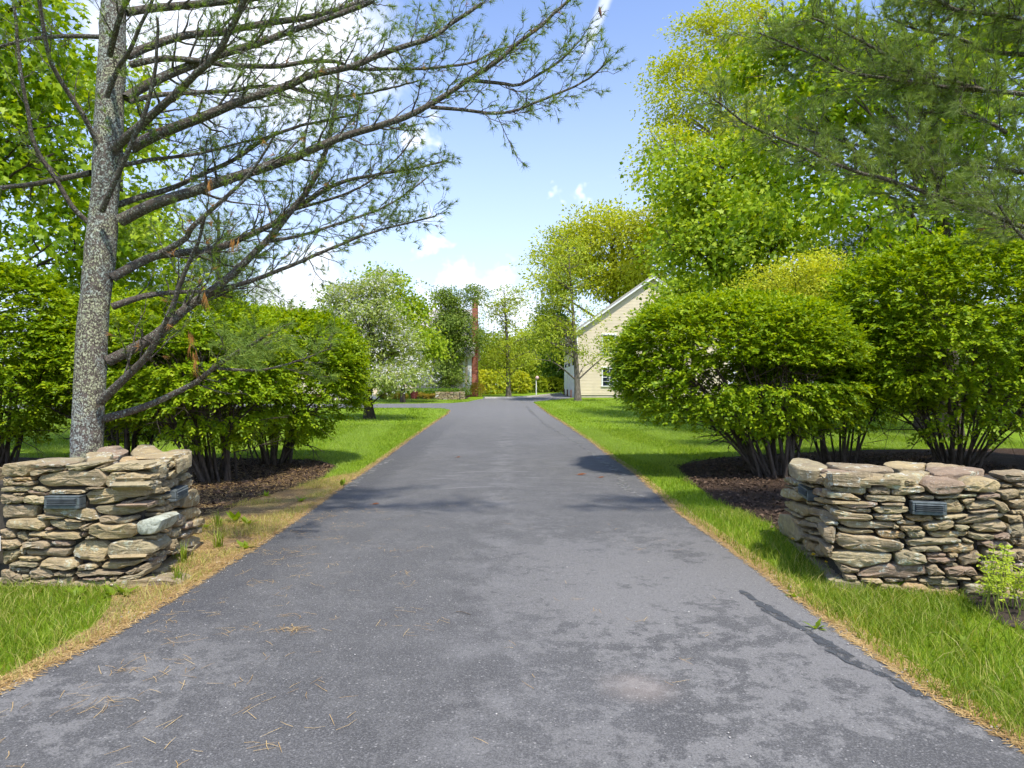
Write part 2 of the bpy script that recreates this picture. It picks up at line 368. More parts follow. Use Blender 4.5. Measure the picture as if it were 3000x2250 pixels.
def asphalt_mat():
    m, t = material('asphalt'); oc = t.new('ShaderNodeTexCoord').outputs['Object']
    sp = t.new('ShaderNodeSeparateXYZ'); t.set(sp.inputs[0], oc); X, Y = sp.outputs[0], sp.outputs[1]
    big = t.noise(oc, .45, 3.0, .5); patch = t.noise(oc, .62, 13.0, .74, .3); mid = t.noise(oc, 2.4, 8.0, .65); fine = t.noise(oc, 130.0, 4.0, .7); grit = t.noise(oc, 420.0, 2.0, .6)
    near = t.smooth(Y, 9.0, 4.2)
    right = t.smooth(X, -.7, .8); left = t.smooth(t.math('ADD', X, t.math('MULTIPLY', Y, .0)), -1.0, -1.9)
    zone = t.math('MULTIPLY', near, t.math('MAXIMUM', right, t.math('MULTIPLY', t.math('MULTIPLY', left, t.smooth(Y, 4.6, 3.2)), .9)))
    band = t.math('MULTIPLY', t.smooth(Y, 4.3, 5.0), t.smooth(Y, 7.4, 6.0))
    rag = t.noise(oc, 6.5, 10.0, .74, .25)
    worn = t.smooth(t.math('ADD', t.math('ADD', t.math('MULTIPLY', patch, .55), t.math('MULTIPLY', rag, .45)), t.math('ADD', t.math('MULTIPLY', zone, .060), t.math('MULTIPLY', t.math('MULTIPLY', band, right), .06))), .525, .565)
    worn = t.math('MULTIPLY', worn, t.math('ADD', .28, t.math('MULTIPLY', zone, .72)))
    c = t.mix(t.smooth(mid, .3, .7), (.080, .078, .076), (.108, .105, .101))
    c = t.mix(t.math('MULTIPLY', worn, .85), c, (.185, .178, .168))
    c = t.mix(t.math('MULTIPLY', t.smooth(big, .48, .72), .45), c, (.135, .132, .131))
    # paler crown line in the middle, dark fresh band by the left edge, paler far end
    cen = t.math('MULTIPLY', t.smooth(t.math('ABSOLUTE', t.math('ADD', X, t.math('ADD', .12, t.math('MULTIPLY', t.math('SUBTRACT', mid, .5), .5)))), .32, .06), t.math('MULTIPLY', t.smooth(mid, .42, .64), .35))
    c = t.mix(cen, c, (.20, .195, .188))
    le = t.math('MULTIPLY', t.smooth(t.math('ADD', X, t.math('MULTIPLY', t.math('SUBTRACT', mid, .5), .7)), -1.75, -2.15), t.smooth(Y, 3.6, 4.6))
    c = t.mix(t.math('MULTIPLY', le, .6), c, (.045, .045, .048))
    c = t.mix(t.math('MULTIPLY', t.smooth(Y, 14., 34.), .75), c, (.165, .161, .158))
    # tyre scuffs swinging across
    mp = t.new('ShaderNodeMapping'); t.set(mp.inputs[0], oc); mp.inputs['Scale'].default_value = (.22, 3.4, 1)
    t.set(mp.inputs['Location'], (0, 0, 0))
    arc = t.new('ShaderNodeCombineXYZ'); t.set(arc.inputs[0], t.math('MULTIPLY', X, .45)); t.set(arc.inputs[1], t.math('MULTIPLY', t.math('ADD', Y, t.math('MULTIPLY', t.math('MULTIPLY', X, X), .16)), 4.2))
    sc = t.noise(arc.outputs[0], 1.0, 3.0, .6)
    scm = t.math('MULTIPLY', t.math('MULTIPLY', t.smooth(sc, .60, .72), t.smooth(Y, 7.0, 8.6)), t.math('MULTIPLY', t.smooth(Y, 16., 12.), t.smooth(t.math('ABSOLUTE', X), 1.7, .7)))
    c = t.mix(t.math('MULTIPLY', scm, .55), c, (.27, .265, .26))
    # aggregate
    v = t.new('ShaderNodeTexVoronoi'); t.set(v.inputs['Vector'], oc); v.inputs['Scale'].default_value = 52
    vs = t.new('ShaderNodeSeparateColor'); t.set(vs.inputs[0], v.outputs['Color'])
    dots = t.math('MULTIPLY', t.smooth(v.outputs['Distance'], .34, .2), t.smooth(vs.outputs[0], .80, .92))
    c = t.mix(t.math('MULTIPLY', dots, .6), c, (.36, .345, .32))
    c = t.mix(t.math('MULTIPLY', t.smooth(fine, .50, .66), .55), c, (.25, .243, .235))
    c = t.mix(t.math('MULTIPLY', t.smooth(fine, .50, .34), .6), c, (.034, .034, .036))
    dn = t.noise(oc, 1.3, 6.0, .6)
    blot = t.math('MULTIPLY', t.smooth(t.vmath('DISTANCE', oc, (.62, 3.42, 0)), .26, .05), t.smooth(dn, .35, .6))
    c = t.mix(t.math('MULTIPLY', blot, .35), c, (.36, .30, .255))
    h = t.math('ADD', t.math('MULTIPLY', fine, 1.0), t.math('ADD', t.math('MULTIPLY', grit, .5), t.math('MULTIPLY', mid, .8)))
    principled(t, c, .82, t.bump(h, .5, .008), .3); MATS['asphalt'] = m
asphalt_mat()
def seal_mat(name, col, lo, hi):
    m, t = material(name); oc = t.new('ShaderNodeTexCoord').outputs['Object']; n = t.noise(oc, 9.0, 8.0, .7); f = t.noise(oc, 120.0, 3.0)
    c = t.mix(t.smooth(f, .3, .7), tuple(x * .7 for x in col), tuple(x * 1.2 for x in col))
    p = t.new('ShaderNodeBsdfPrincipled'); t.set(p.inputs['Base Color'], c); p.inputs['Roughness'].default_value = .7
    tr = t.new('ShaderNodeBsdfTransparent'); mx = t.new('ShaderNodeMixShader'); t.set(mx.inputs[0], t.smooth(n, lo, hi)); t.set(mx.inputs[1], tr); t.set(mx.inputs[2], p)
    o = t.new('ShaderNodeOutputMaterial'); t.set(o.inputs[0], mx); MATS[name] = m
seal_mat('tar_seal', (.058, .061, .064), .38, .52)
seal_mat('worn_seal', (.165, .16, .15), .42, .58)

def ground_mats():
    m, t = material('lawn'); oc = t.new('ShaderNodeTexCoord').outputs['Object']
    sp = t.new('ShaderNodeSeparateXYZ'); t.set(sp.inputs[0], oc)
    n = t.noise(oc, 1.1, 5.0, .6); f = t.noise(oc, 45.0, 5.0, .7); b = t.noise(oc, .22, 3.0)
    c = t.ramp(t.math('ADD', t.math('MULTIPLY', n, .5), t.math('MULTIPLY', f, .5)), [(.32, (.07, .125, .006)), (.5, (.145, .235, .010)), (.68, (.24, .34, .02))])
    c = t.mix(t.math('MULTIPLY', t.smooth(b, .52, .75), .25), c, (.25, .29, .05))
    principled(t, c, .9, t.bump(t.math('ADD', f, n), .8, .03), .1); MATS['lawn'] = m
    m, t = material('mulch'); oc = t.new('ShaderNodeTexCoord').outputs['Object']
    n = t.noise(oc, 26.0, 7.0, .7, .6); b = t.noise(oc, 2.0, 4.0)
    c = t.ramp(n, [(.3, (.020, .013, .009)), (.52, (.055, .036, .025)), (.72, (.13, .085, .055))])
    c = t.mix(t.math('MULTIPLY', t.smooth(b, .45, .7), .4), c, (.12, .075, .045))
    principled(t, c, .95, t.bump(n, 1.0, .05), .1); MATS['mulch'] = m
    m, t = material('verge'); oc = t.new('ShaderNodeTexCoord').outputs['Object']
    n = t.noise(oc, 30.0, 7.0, .7, .5); b = t.noise(oc, 3.0, 4.0); g = t.noise(oc, 1.4, 4.0)
    c = t.ramp(n, [(.3, (.14, .085, .045)), (.5, (.29, .19, .095)), (.7, (.46, .33, .18))])
    c = t.mix(t.math('MULTIPLY', t.smooth(g, .46, .62), .55), c, (.20, .22, .05))
    principled(t, c, .95, t.bump(n, .8, .03), .1); MATS['verge'] = m
ground_mats()

# ------------------------------------------------------------------ the setting: ground sheets
def sheet(name, outline, dz, mat, cuts, kind='structure', parent=None):
    bm = bmesh.new(); vs = [bm.verts.new((float(x), float(y), 0)) for x, y in outline]; bm.faces.new(vs)
    bmesh.ops.triangulate(bm, faces=bm.faces[:])
    for y in cuts:
        bmesh.ops.bisect_plane(bm, geom=bm.verts[:] + bm.edges[:] + bm.faces[:], plane_co=(0, y, 0), plane_no=(0, 1, 0))
    for v in bm.verts: v.co.z = float(gz(v.co.y)) + dz
    bmesh.ops.recalc_face_normals(bm, faces=bm.faces[:])
    me = bpy.data.meshes.new(name); bm.to_mesh(me); bm.free()
    if me.polygons and me.polygons[0].normal.z < 0: me.flip_normals()
    return link(name, me, MATS[mat], parent, kind)
CUTS = [5, 8, 11, 14, 17, 20, 24, 28, 31, 34, 37, 40, 43, 46, 50, 54, 58, 62, 70, 80, 90]
sheet('lawn_ground', [(-700, -40), (700, -40), (700, 900), (-700, 900)], 0, 'lawn', CUTS)
def jag(pts, amp, step, seed):
    """resample an outline with small irregularities"""
    r = np.random.default_rng(seed); out = []
    for a, b in zip(pts[:-1], pts[1:]):
        a = np.array(a, float); b = np.array(b, float); n = max(1, int(np.linalg.norm(b - a) / step))
        for i in range(n): out.append(tuple(a + (b - a) * i / n + (r.normal(size=2) * amp if i or out else 0)))
    out.append(tuple(pts[-1])); return out
LEFT_EDGE = [(-2.75, 0.6), (-2.62, 2.4), (-2.49, 3.38), (-2.40, 4.0), (-2.38, 4.54), (-2.37, 5.3), (-2.36, 6.42), (-2.40, 8.0), (-2.47, 10.1), (-2.58, 14), (-2.70, 19.4), (-2.80, 25), (-2.88, 31), (-3.05, 34.2), (-3.5, 35.6), (-5.0, 36.1), (-9, 36.0), (-40, 34.5)]
FAR_EDGE = [(-40, 38.2), (-12, 40.2), (-6, 40.6), (-3.6, 41.2), (-2.7, 43), (-2.35, 46.0), (-1.9, 48.2), (0.0, 48.4), (1.4, 50.5), (2.5, 54.5), (3.6, 58.5), (4.45, 61.5)]
RIGHT_EDGE = [(4.48, 50.0), (4.0, 48.6), (3.0, 46.6), (2.0, 44.6), (1.45, 43.2), (1.30, 42.2), (1.42, 38), (1.62, 32), (1.82, 25), (2.0, 18), (2.05, 11.6), (1.95, 7.9), (1.99, 6.42), (1.995, 4.5), (2.02, 3.36), (2.10, 2.85), (2.2, 2.0), (2.35, 0.6)]
DRIVE = jag(LEFT_EDGE, .012, .35, 1) + FAR_EDGE + jag(RIGHT_EDGE, .012, .35, 2)
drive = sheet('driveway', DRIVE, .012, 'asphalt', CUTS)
VERGE = [(-2.33, 5.0), (-2.33, 6.4), (-2.38, 8.5), (-2.45, 10.2), (-2.52, 12.0), (-2.9, 11.2), (-3.2, 9.8), (-3.5, 8.8), (-3.7, 7.8), (-3.6, 6.3), (-2.9, 6.3), (-2.75, 5.2), (-2.85, 4.95), (-2.72, 4.7), (-2.58, 4.3), (-2.60, 3.7), (-2.66, 3.0), (-2.52, 2.9), (-2.42, 3.5), (-2.36, 4.3)]
sheet('needle_strewn_verge', VERGE, .004, 'verge', [8, 11])
LBED = [(-3.5, 7.86), (-3.42, 8.74), (-3.25, 9.33), (-3.1, 9.9), (-3.0, 11.1), (-3.2, 12.6), (-3.8, 13.6), (-5.5, 14.0), (-8, 14.0), (-12, 14.2), (-14, 12), (-13, 6.2), (-6, 5.8), (-3.6, 6.2)]
sheet('left_mulch_bed', jag(LBED + LBED[:1], .05, .4, 3)[:-1], .008, 'mulch', [8, 11, 14])
RBED = [(2.75, 6.5), (2.72, 7.5), (2.68, 8.6), (2.66, 9.6), (2.75, 10.8), (2.95, 12.6), (3.6, 13.6), (5.2, 14.6), (8, 15.6), (13, 16.0), (16, 12), (14, 6), (4.5, 6.0), (3.0, 6.2)]
sheet('right_mulch_bed', jag(RBED + RBED[:1], .05, .4, 4)[:-1], .008, 'mulch', [8, 11, 14])
FBED = [(3.18, 4.95), (3.12, 4.62), (3.06, 4.3), (3.25, 4.02), (4.2, 3.7), (6, 3.6), (6, 5.6), (3.6, 5.4)]
sheet('fern_bed', jag(FBED + FBED[:1], .03, .25, 5)[:-1], .006, 'soil', [5])
# pale kerb at the far side of the drive, and crack seals on the drive
k = Boxes()
for (a, b) in zip(FAR_EDGE[6:], FAR_EDGE[7:]):
    (x0, y0), (x1, y1) = a, b; z0, z1 = gz(y0), gz(y1)
    for dz0, dz1, off in ((0, .13, 0), ):
        k.quad((x0, y0, z0 - .05), (x1, y1, z1 - .05), (x1, y1, z1 + .12), (x0, y0, z0 + .12))
        k.quad((x0, y0, z0 + .12), (x1, y1, z1 + .12), (x1 - .1, y1 + .16, z1 + .12), (x0 - .1, y0 + .16, z0 + .12))
        k.quad((x1 - .1, y1 + .16, z1 - .05), (x0 - .1, y0 + .16, z0 - .05), (x0 - .1, y0 + .16, z0 + .12), (x1 - .1, y1 + .16, z1 + .12))
k.build('kerb', MATS['kerb_stone'], drive)
def ribbon(name, pix, w0, mat, seed, dz=.016):
    r = np.random.default_rng(seed); pts = catmull([G(*p) for p in pix], 46); T = unit(np.gradient(pts, axis=0)); Nn = np.stack([-T[:, 1], T[:, 0], 0 * T[:, 0]], 1)
    ww = w0 * (1 + .35 * np.sin(np.linspace(0, 17, 46) + seed) + r.normal(size=46) * .12); ww[[0, -1]] *= .2
    off = r.normal(size=46).cumsum() * .006
    A = pts + Nn * (ww / 2 + off)[:, None]; B = pts - Nn * (ww / 2 - off)[:, None]
    V = np.vstack([A, B]); V[:, 2] = gz(V[:, 1]) + dz; i = np.arange(45)
    tri_obj(name, V, np.stack([i, i + 46, i + 47, i + 1], 1), MATS[mat], drive)
ribbon('crack_seal', [(2165, 1735), (2215, 1772), (2290, 1815), (2385, 1862), (2440, 1900), (2540, 1960), (2640, 2010), (2730, 2060)], .075, 'tar_seal', 3)
ribbon('crack_seal', [(1542, 1189), (1575, 1225), (1601, 1248), (1669, 1288), (1732, 1329), (1790, 1368), (1822, 1392), (1828, 1420), (1860, 1445), (1905, 1465)], .13, 'worn_seal', 5)
ribbon('crack_seal', [(1015, 1440), (1045, 1410), (1075, 1392), (1105, 1365), (1150, 1345)], .12, 'worn_seal', 6)

# ------------------------------------------------------------------ dry-stone gate walls
class Plane:
    """a vertical wall face through two ground points, seen from the drive"""
    def __init__(self, a, b):
        self.p = np.array((a[0], a[1], 0.0)); u = np.array((b[0] - a[0], b[1] - a[1], 0.0)); self.len = np.linalg.norm(u); self.u = u / self.len
        self.n = np.array((self.u[1], -self.u[0], 0.0))
        if self.n @ (np.array((0, 0, 0)) - self.p) < 0: self.n = -self.n
    def uv(self, px, py):
        d = np.array(((px - CX) / FPX, 1.0, -(py - CY) / FPX)); o = np.array((0, 0, CAMH))
        t = ((self.p - o) @ self.n) / (d @ self.n); q = o + d * t
        return np.array(((q - self.p) @ self.u, q[2]))
    def w(self, u, z, off): return self.p + self.u * u + np.array((0, 0, z)) + self.n * off
def chaikin(p, k=1):
    for _ in range(k):
        q = np.roll(p, -1, 0); p = np.stack([.78 * p + .22 * q, .22 * p + .78 * q], 1).reshape(-1, 2)
    return p
def stone(parent, plane, uv, depth, rng, mat='field_stone', proud=None, name='stone'):
    uv = np.asarray(uv, float); c = uv.mean(0)
    n = len(uv)
    if n < 7:                                            # add points on the long sides
        d = np.roll(uv, -1, 0) - uv; L = np.linalg.norm(d, axis=1); out = []
        for i in range(n):
            out.append(uv[i])
            if L[i] > .45 * L.max(): out.append(uv[i] + d[i] * rng.uniform(.35, .65) + rng.normal(size=2) * .05 * min(L.min(), .1))
        uv = np.array(out)
    uv = chaikin(uv); n = len(uv)
    H = np.ptp(uv[:, 1]); uv = c + (uv - c) * (1 - .002 / max(np.ptp(uv, axis=0).min(), .03)) + rng.normal(size=(n, 2)) * min(.0035, .05 * H)
    bev = min(.011, .18 * H); proud = float(np.clip(rng.normal() * .013, -.022, .02)) if proud is None else proud
    rad = np.linalg.norm(uv - c, axis=1, keepdims=True)
    tilt = rng.normal(size=2) * np.array((.03, .10))
    def ring(shr, off, nz):
        q = c + (uv - c) * np.maximum(1 - shr / np.maximum(rad, .01), .35)
        o = proud + off + rng.normal(size=n) * nz + (q - c) @ tilt
        return [plane.w(u, z, k) for (u, z), k in zip(q, o)]
    def scaled(f, off, nz):
        q = c + (uv - c) * f; o = proud + off + rng.normal(size=n) * nz * .8 + (q - c) @ tilt
        return [plane.w(u, z, k) for (u, z), k in zip(q, o)]
    V = scaled(.94, -depth, .01) + ring(0, -bev * 1.1, .004) + ring(bev, 0, .0035) + scaled(.45, .004, .006) + [plane.w(c[0], c[1], proud + .005)]
    F = []
    for k in range(3):
        for i in range(n): F.append((k * n + i, k * n + (i + 1) % n, (k + 1) * n + (i + 1) % n, (k + 1) * n + i))
    for i in range(n): F.append((3 * n + i, 3 * n + (i + 1) % n, 4 * n))
    o = poly_obj(name, V, F, MATS[mat], parent)
    me = o.data
    bm = bmesh.new(); bm.from_mesh(me); bmesh.ops.recalc_face_normals(bm, faces=bm.faces[:]); bm.to_mesh(me); bm.free()
    for p in me.polygons: p.use_smooth = True
    me.set_sharp_from_angle(angle=math.radians(42))
    return o
def stones(parent, plane, polys, ox, oy, s, depth, seed, special={}, alt=None, skip=False):
    rng = np.random.default_rng(seed)
    for i, pl in enumerate(polys):
        cx = np.mean([ox + x / s for x, y in pl]); pn = alt[0] if alt is not None and (cx - alt[1]) * alt[2] > 0 else plane
        if skip and pn is not plane and i not in special: continue
        uv = [pn.uv(ox + x / s, oy + y / s) for x, y in pl]
        stone(parent, pn, uv, depth * rng.uniform(.8, 1.15), rng, **special.get(i, {}))
def slab(parent, pix, ox, oy, s, ztop, th, seed):
    """a capping slab, its top outline read on the level ztop"""
    rng = np.random.default_rng(seed); pts = []
    for x, y in pix:
        px, py = ox + x / s, oy + y / s; Z = FPX * (CAMH - ztop) / (py - CY); pts.append(((px - CX) * Z / FPX, Z))
    class Flat:
        def w(self, u, v, off): return np.array((u, v, ztop + off))
    return stone(parent, Flat(), pts, th, rng, proud=0.0)
def lamp(parent, plane, corners, label):
    c = [plane.uv(*p) for p in corners]; u0 = np.mean([c[0][0], c[3][0]]); u1 = np.mean([c[1][0], c[2][0]]); z1 = np.mean([c[0][1], c[1][1]]); z0 = np.mean([c[2][1], c[3][1]])
    if u0 > u1: u0, u1 = u1, u0
    w_, h_ = u1 - u0, z1 - z0
    def bx(name, a, b, z_a, z_b, o0, o1, par, mat, slope=0.0):
        V = [plane.w(u, z, o + (slope if z == z_a and o == o1 else 0)) for z in (z_a, z_b) for o in (o0, o1) for u in (a, b)]
        F = [(0, 1, 3, 2), (4, 6, 7, 5), (2, 3, 7, 6), (0, 4, 5, 1), (0, 2, 6, 4), (1, 5, 7, 3)]
        return V, F
    V, F = [], []
    fr = .16 * h_; fu = .085 * w_
    for (a, b, za, zb) in ((u0, u1, z0, z0 + fr * 1.7), (u0, u1, z1 - fr, z1), (u0, u0 + fu, z0 + fr * 1.7, z1 - fr), (u1 - fu, u1, z0 + fr * 1.7, z1 - fr)):
        v, f = bx('', a, b, za, zb, -.05, .035, None, None); F += [tuple(i + len(V) for i in q) for q in f]; V += v
    fo = poly_obj('light_fixture', V, F, MATS['lamp_metal'], parent); fo['label'] = label
    b_ = fo.modifiers.new('bevel', 'BEVEL'); b_.width = .005; b_.segments = 2
    v, f = bx('', u0 + fu * .5, u1 - fu * .5, z0 + fr, z1 - fr * .5, -.06, .004, None, None); poly_obj('housing', v, f, MATS['lamp_dark'], fo)
    n = 4; zz0, zz1 = z0 + fr * 1.7, z1 - fr; step = (zz1 - zz0) / n
    for i in range(n):
        v, f = bx('', u0 + fu, u1 - fu, zz0 + step * i + step * .42, zz0 + step * (i + 1), .006, .030, None, None, .02)
        lo = poly_obj('louvre', v, f, MATS['lamp_metal'], fo); m_ = lo.modifiers.new('bevel', 'BEVEL'); m_.width = .003; m_.segments = 1

L1 = [[(0,300),(310,275),(300,400),(280,425),(0,432)],[(300,372),(500,345),(670,332),(675,362),(480,390),(320,428)],[(315,300),(420,285),(690,300),(690,325),(500,328),(330,335)],
[(690,295),(930,290),(1110,268),(1100,290),(920,345),(850,372),(740,365),(695,345)],
[(365,445),(560,390),(720,365),(960,380),(1050,340),(1145,430),(1120,545),(920,540),(700,525),(520,540),(400,520)],
[(1050,345),(1200,290),(1380,282),(1530,278),(1540,370),(1400,360),(1180,385),(1080,375)],[(1140,440),(1180,405),(1470,388),(1590,430),(1560,530),(1130,535)],[(1190,402),(1200,382),(1370,386),(1360,402)],
[(0,440),(100,445),(110,530),(0,535)],[(95,470),(150,440),(320,435),(340,470),(230,490)],[(130,495),(240,492),(345,482),(345,530),(150,530)],
[(0,545),(330,538),(335,570),(250,595),(0,600)],[(330,560),(370,538),(450,550),(500,590),(440,605)],[(290,580),(330,578),(495,607),(490,640),(300,615)],[(140,610),(260,612),(250,630),(150,632)],
[(0,622),(150,630),(250,640),(245,710),(60,728),(0,725)],[(250,650),(380,628),(515,650),(505,725),(420,730),(250,705)],[(500,600),(540,578),(900,578),(905,622),(510,627)],[(915,548),(1110,548),(1115,556),(920,570)],
[(890,610),(1080,560),(1350,545),(1560,545),(1610,590),(1560,640),(1400,660),(1290,690),(1180,730),(950,735),(920,680)],[(0,740),(180,735),(395,740),(390,800),(350,870),(100,880),(0,870)],
[(440,760),(500,775),(890,778),(1000,795),(1055,880),(1030,905),(850,905),(690,870),(560,845),(440,830)],[(395,850),(430,838),(560,850),(690,872),(690,890),(450,895),(400,880)],[(690,885),(880,915),(870,922),(700,907)],
[(985,760),(1180,740),(1420,730),(1580,690),(1580,790),(1400,845),(1150,850),(1040,840)],[(1330,732),(1370,690),(1430,692),(1440,720),(1400,732)],[(1430,680),(1500,655),(1520,680),(1440,700)],
[(1055,890),(1080,850),(1200,855),(1290,880),(1470,850),(1475,910),(1300,945),(1200,935),(1070,925)],[(60,900),(200,885),(390,878),(470,900),(475,990),(420,1020),(250,990),(65,985)],
[(495,915),(560,900),(850,932),(870,960),(840,1000),(640,1015),(560,980)],[(480,1000),(500,975),(545,1005),(520,1020)],[(850,980),(900,950),(975,928),(950,1010),(880,1015)],
[(980,942),(1100,935),(1270,955),(1470,915),(1480,1080),(1250,1105),(1100,1110),(1000,1060),(950,1030)],[(0,1000),(110,1000),(150,1030),(150,1090),(60,1105),(0,1105)],[(165,1040),(200,1025),(260,1060),(290,1120),(230,1135),(180,1100)],
[(270,1060),(300,1030),(480,1022),(540,1042),(850,1032),(890,1110),(640,1115),(440,1110),(450,1085),(310,1080)],[(290,1100),(420,1090),(425,1110),(300,1130)],[(870,1060),(900,1022),(945,1032),(910,1080)],[(910,1100),(950,1068),(1040,1082),(1020,1105),(930,1115)],
[(0,1120),(160,1105),(215,1160),(190,1210),(0,1215)],[(225,1160),(260,1140),(420,1122),(520,1130),(530,1190),(450,1210),(270,1205)],[(530,1140),(570,1122),(720,1132),(765,1170),(740,1190),(570,1185)],[(200,1200),(215,1185),(248,1245),(235,1280),(205,1270)],
[(0,1230),(190,1230),(190,1280),(100,1370),(0,1400)],[(250,1250),(270,1222),(480,1217),(580,1197),(760,1215),(750,1260),(700,1300),(480,1290),(270,1280)],[(190,1300),(220,1288),(420,1292),(440,1325),(400,1345),(200,1340)],[(90,1390),(130,1352),(260,1348),(420,1360),(410,1405),(120,1405)],
[(765,1290),(790,1180),(880,1130),(1060,1130),(1170,1170),(1130,1290),(1100,1360),(960,1345),(820,1320)],[(1150,1250),(1180,1150),(1250,1122),(1520,1112),(1540,1140),(1622,1150),(1690,1230),(1600,1280),(1480,1335),(1300,1320),(1160,1290)],
[(420,1400),(460,1320),(600,1303),(740,1310),(860,1380),(760,1445),(600,1440),(440,1415)],[(60,1412),(130,1407),(305,1440),(300,1475),(200,1475),(100,1440)],[(0,1440),(100,1445),(200,1490),(245,1560),(150,1600),(0,1610)],[(215,1490),(280,1490),(295,1540),(260,1565)],
[(310,1460),(350,1420),(450,1412),(560,1460),(585,1520),(420,1545),(330,1535)],[(580,1468),(640,1452),(740,1472),(720,1510),(590,1505)],[(725,1480),(770,1465),(780,1500),(740,1512)],[(830,1400),(900,1382),(1030,1380),(1050,1420),(960,1445),(840,1445)],
[(1075,1410),(1120,1352),(1400,1347),(1560,1305),(1575,1345),(1420,1390),(1300,1430),(1100,1425)],[(800,1452),(900,1458),(1050,1445),(1320,1462),(1350,1480),(1180,1505),(900,1510),(830,1515)],[(1330,1480),(1430,1425),(1590,1368),(1590,1420),(1480,1470),(1380,1500)],
[(1270,1520),(1500,1482),(1590,1425),(1580,1480),(1480,1540),(1300,1560)],[(290,1570),(320,1550),(600,1548),(780,1515),(780,1620),(600,1640),(330,1635)],[(880,1530),(1000,1530),(1130,1512),(1150,1545),(1060,1565),(940,1560)],[(1165,1530),(1250,1512),(1265,1550),(1180,1555)],
[(815,1600),(860,1568),(1000,1572),(1040,1600),(1020,1660),(840,1650)],[(1080,1600),(1260,1568),(1400,1572),(1360,1600),(1200,1640)],[(490,1645),(780,1625),(800,1680),(500,1690)],[(0,1615),(280,1600),(290,1650),(0,1660)]]
L2 = [[(135,415),(160,330),(285,322),(280,430),(200,440)],[(255,335),(400,270),(505,225),(510,260),(430,320),(290,355)],[(510,200),(680,150),(735,130),(745,210),(620,260),(520,240)],[(460,320),(510,248),(575,262),(580,300),(480,355)],[(390,350),(455,328),(475,380),(415,410)],
[(450,430),(540,345),(700,275),(750,320),(720,380),(560,450),(480,470)],[(380,480),(400,425),(480,425),(470,470),(400,505)],[(190,560),(250,472),(370,475),(400,502),(380,560),(260,610)],[(220,470),(300,402),(410,402),(410,430),(350,475)],[(420,545),(450,490),(600,455),(620,480),(610,550),(500,590)],
[(620,450),(720,388),(765,430),(740,460),(630,510)],[(665,540),(770,462),(800,475),(770,560),(700,605),(668,580)],[(280,650),(290,590),(460,558),(480,610),(350,655)],[(310,690),(480,640),(495,690),(420,720),(320,710)],[(160,720),(210,672),(300,672),(310,710),(220,745)],
[(210,780),(300,722),(355,722),(350,780),(210,810)],[(360,740),(500,712),(510,760),(450,800),(370,795)],[(470,800),(540,742),(650,712),(655,790),(560,850),(470,860)],[(670,690),(672,622),(780,582),(840,610),(885,730),(870,790),(640,835)],[(620,880),(680,838),(860,802),(885,850),(870,910),(740,970),(680,940)],
[(195,850),(240,812),(340,802),(330,840),(240,860)],[(345,830),(440,802),(465,850),(430,890),(350,860)],[(330,890),(360,872),(435,900),(430,930),(340,925)],[(100,920),(340,858),(330,890),(220,940),(110,965)],[(430,940),(440,880),(560,855),(530,900),(450,945)],
[(420,980),(540,885),(570,910),(540,990),(430,1020)],[(545,1040),(560,960),(610,885),(680,930),(695,1000),(620,1040)],[(85,1150),(90,990),(270,932),(415,945),(410,1020),(330,1120),(200,1160)],[(390,1060),(400,1032),(540,992),(540,1040),(480,1080)],[(380,1100),(450,1078),(540,1052),(520,1090),(440,1130)],
[(280,1180),(350,1125),(440,1140),(445,1190),(400,1230),(310,1225)],[(450,1140),(540,1085),(530,1150),(470,1170)],[(520,1180),(530,1090),(640,1048),(650,1120),(600,1170)],[(650,1070),(690,992),(760,982),(750,1050),(680,1090)],[(755,1060),(770,982),(880,938),(895,1030),(850,1050)],
[(610,1190),(650,1132),(800,1080),(790,1130),(720,1190)],[(800,1080),(865,1052),(860,1130),(800,1130)],[(620,1260),(640,1212),(800,1152),(880,1180),(850,1260),(700,1330),(610,1330)],[(280,1340),(290,1255),(430,1225),(500,1202),(510,1270),(430,1320),(330,1355)],[(510,1300),(520,1202),(575,1192),(580,1290),(520,1340)],
[(580,1290),(580,1202),(615,1202),(610,1300)],[(230,1420),(250,1372),(370,1352),(370,1400),(300,1420)],[(370,1390),(450,1332),(430,1410),(380,1420)],[(280,1470),(310,1422),(420,1392),(410,1430)],[(430,1390),(450,1342),(500,1332),(495,1380)],[(210,1500),(220,1430),(290,1440),(260,1500)],[(500,1345),(600,1320),(605,1370),(510,1390)],[(610,1335),(760,1310),(740,1350),(620,1370)]]
LT = [[(375,270),(420,215),(700,188),(925,186),(915,262),(690,322),(560,305)],[(930,192),(1120,196),(1240,202),(1110,272),(925,292)],[(985,182),(1080,132),(1290,122),(1400,150),(1260,188),(1080,192)],[(1410,152),(1500,122),(1660,122),(1770,155),(1620,190),(1450,180)],
[(1290,246),(1330,212),(1600,202),(1720,212),(1560,268),(1300,268)],[(1570,274),(1740,216),(1830,226),(1800,286),(1620,300)],[(1790,158),(1950,116),(2050,104),(2060,140),(1900,200),(1780,196)],[(1840,218),(1960,180),(2080,150),(2070,196),(1900,260)]]
PLF = Plane((-3.80, 5.14), (-2.68, 5.14)); PLS = Plane((-2.68, 5.14), (-2.87, 6.40))
lw = thing('stone_wall', (-3.6, 5.7, 0), 'dry-stone gate pillar and wall left of the driveway, in front of the lichened pine trunk', 'stone wall', 'dry-stone gate walls')
stones(lw, PLF, L1, 0, 1280, 3.686, .26, 11)
stones(lw, PLS, L2, 380, 1290, 4.146, .24, 12, {27: dict(mat='lichen_stone', proud=.01)}, (PLF, 446, -1), True)
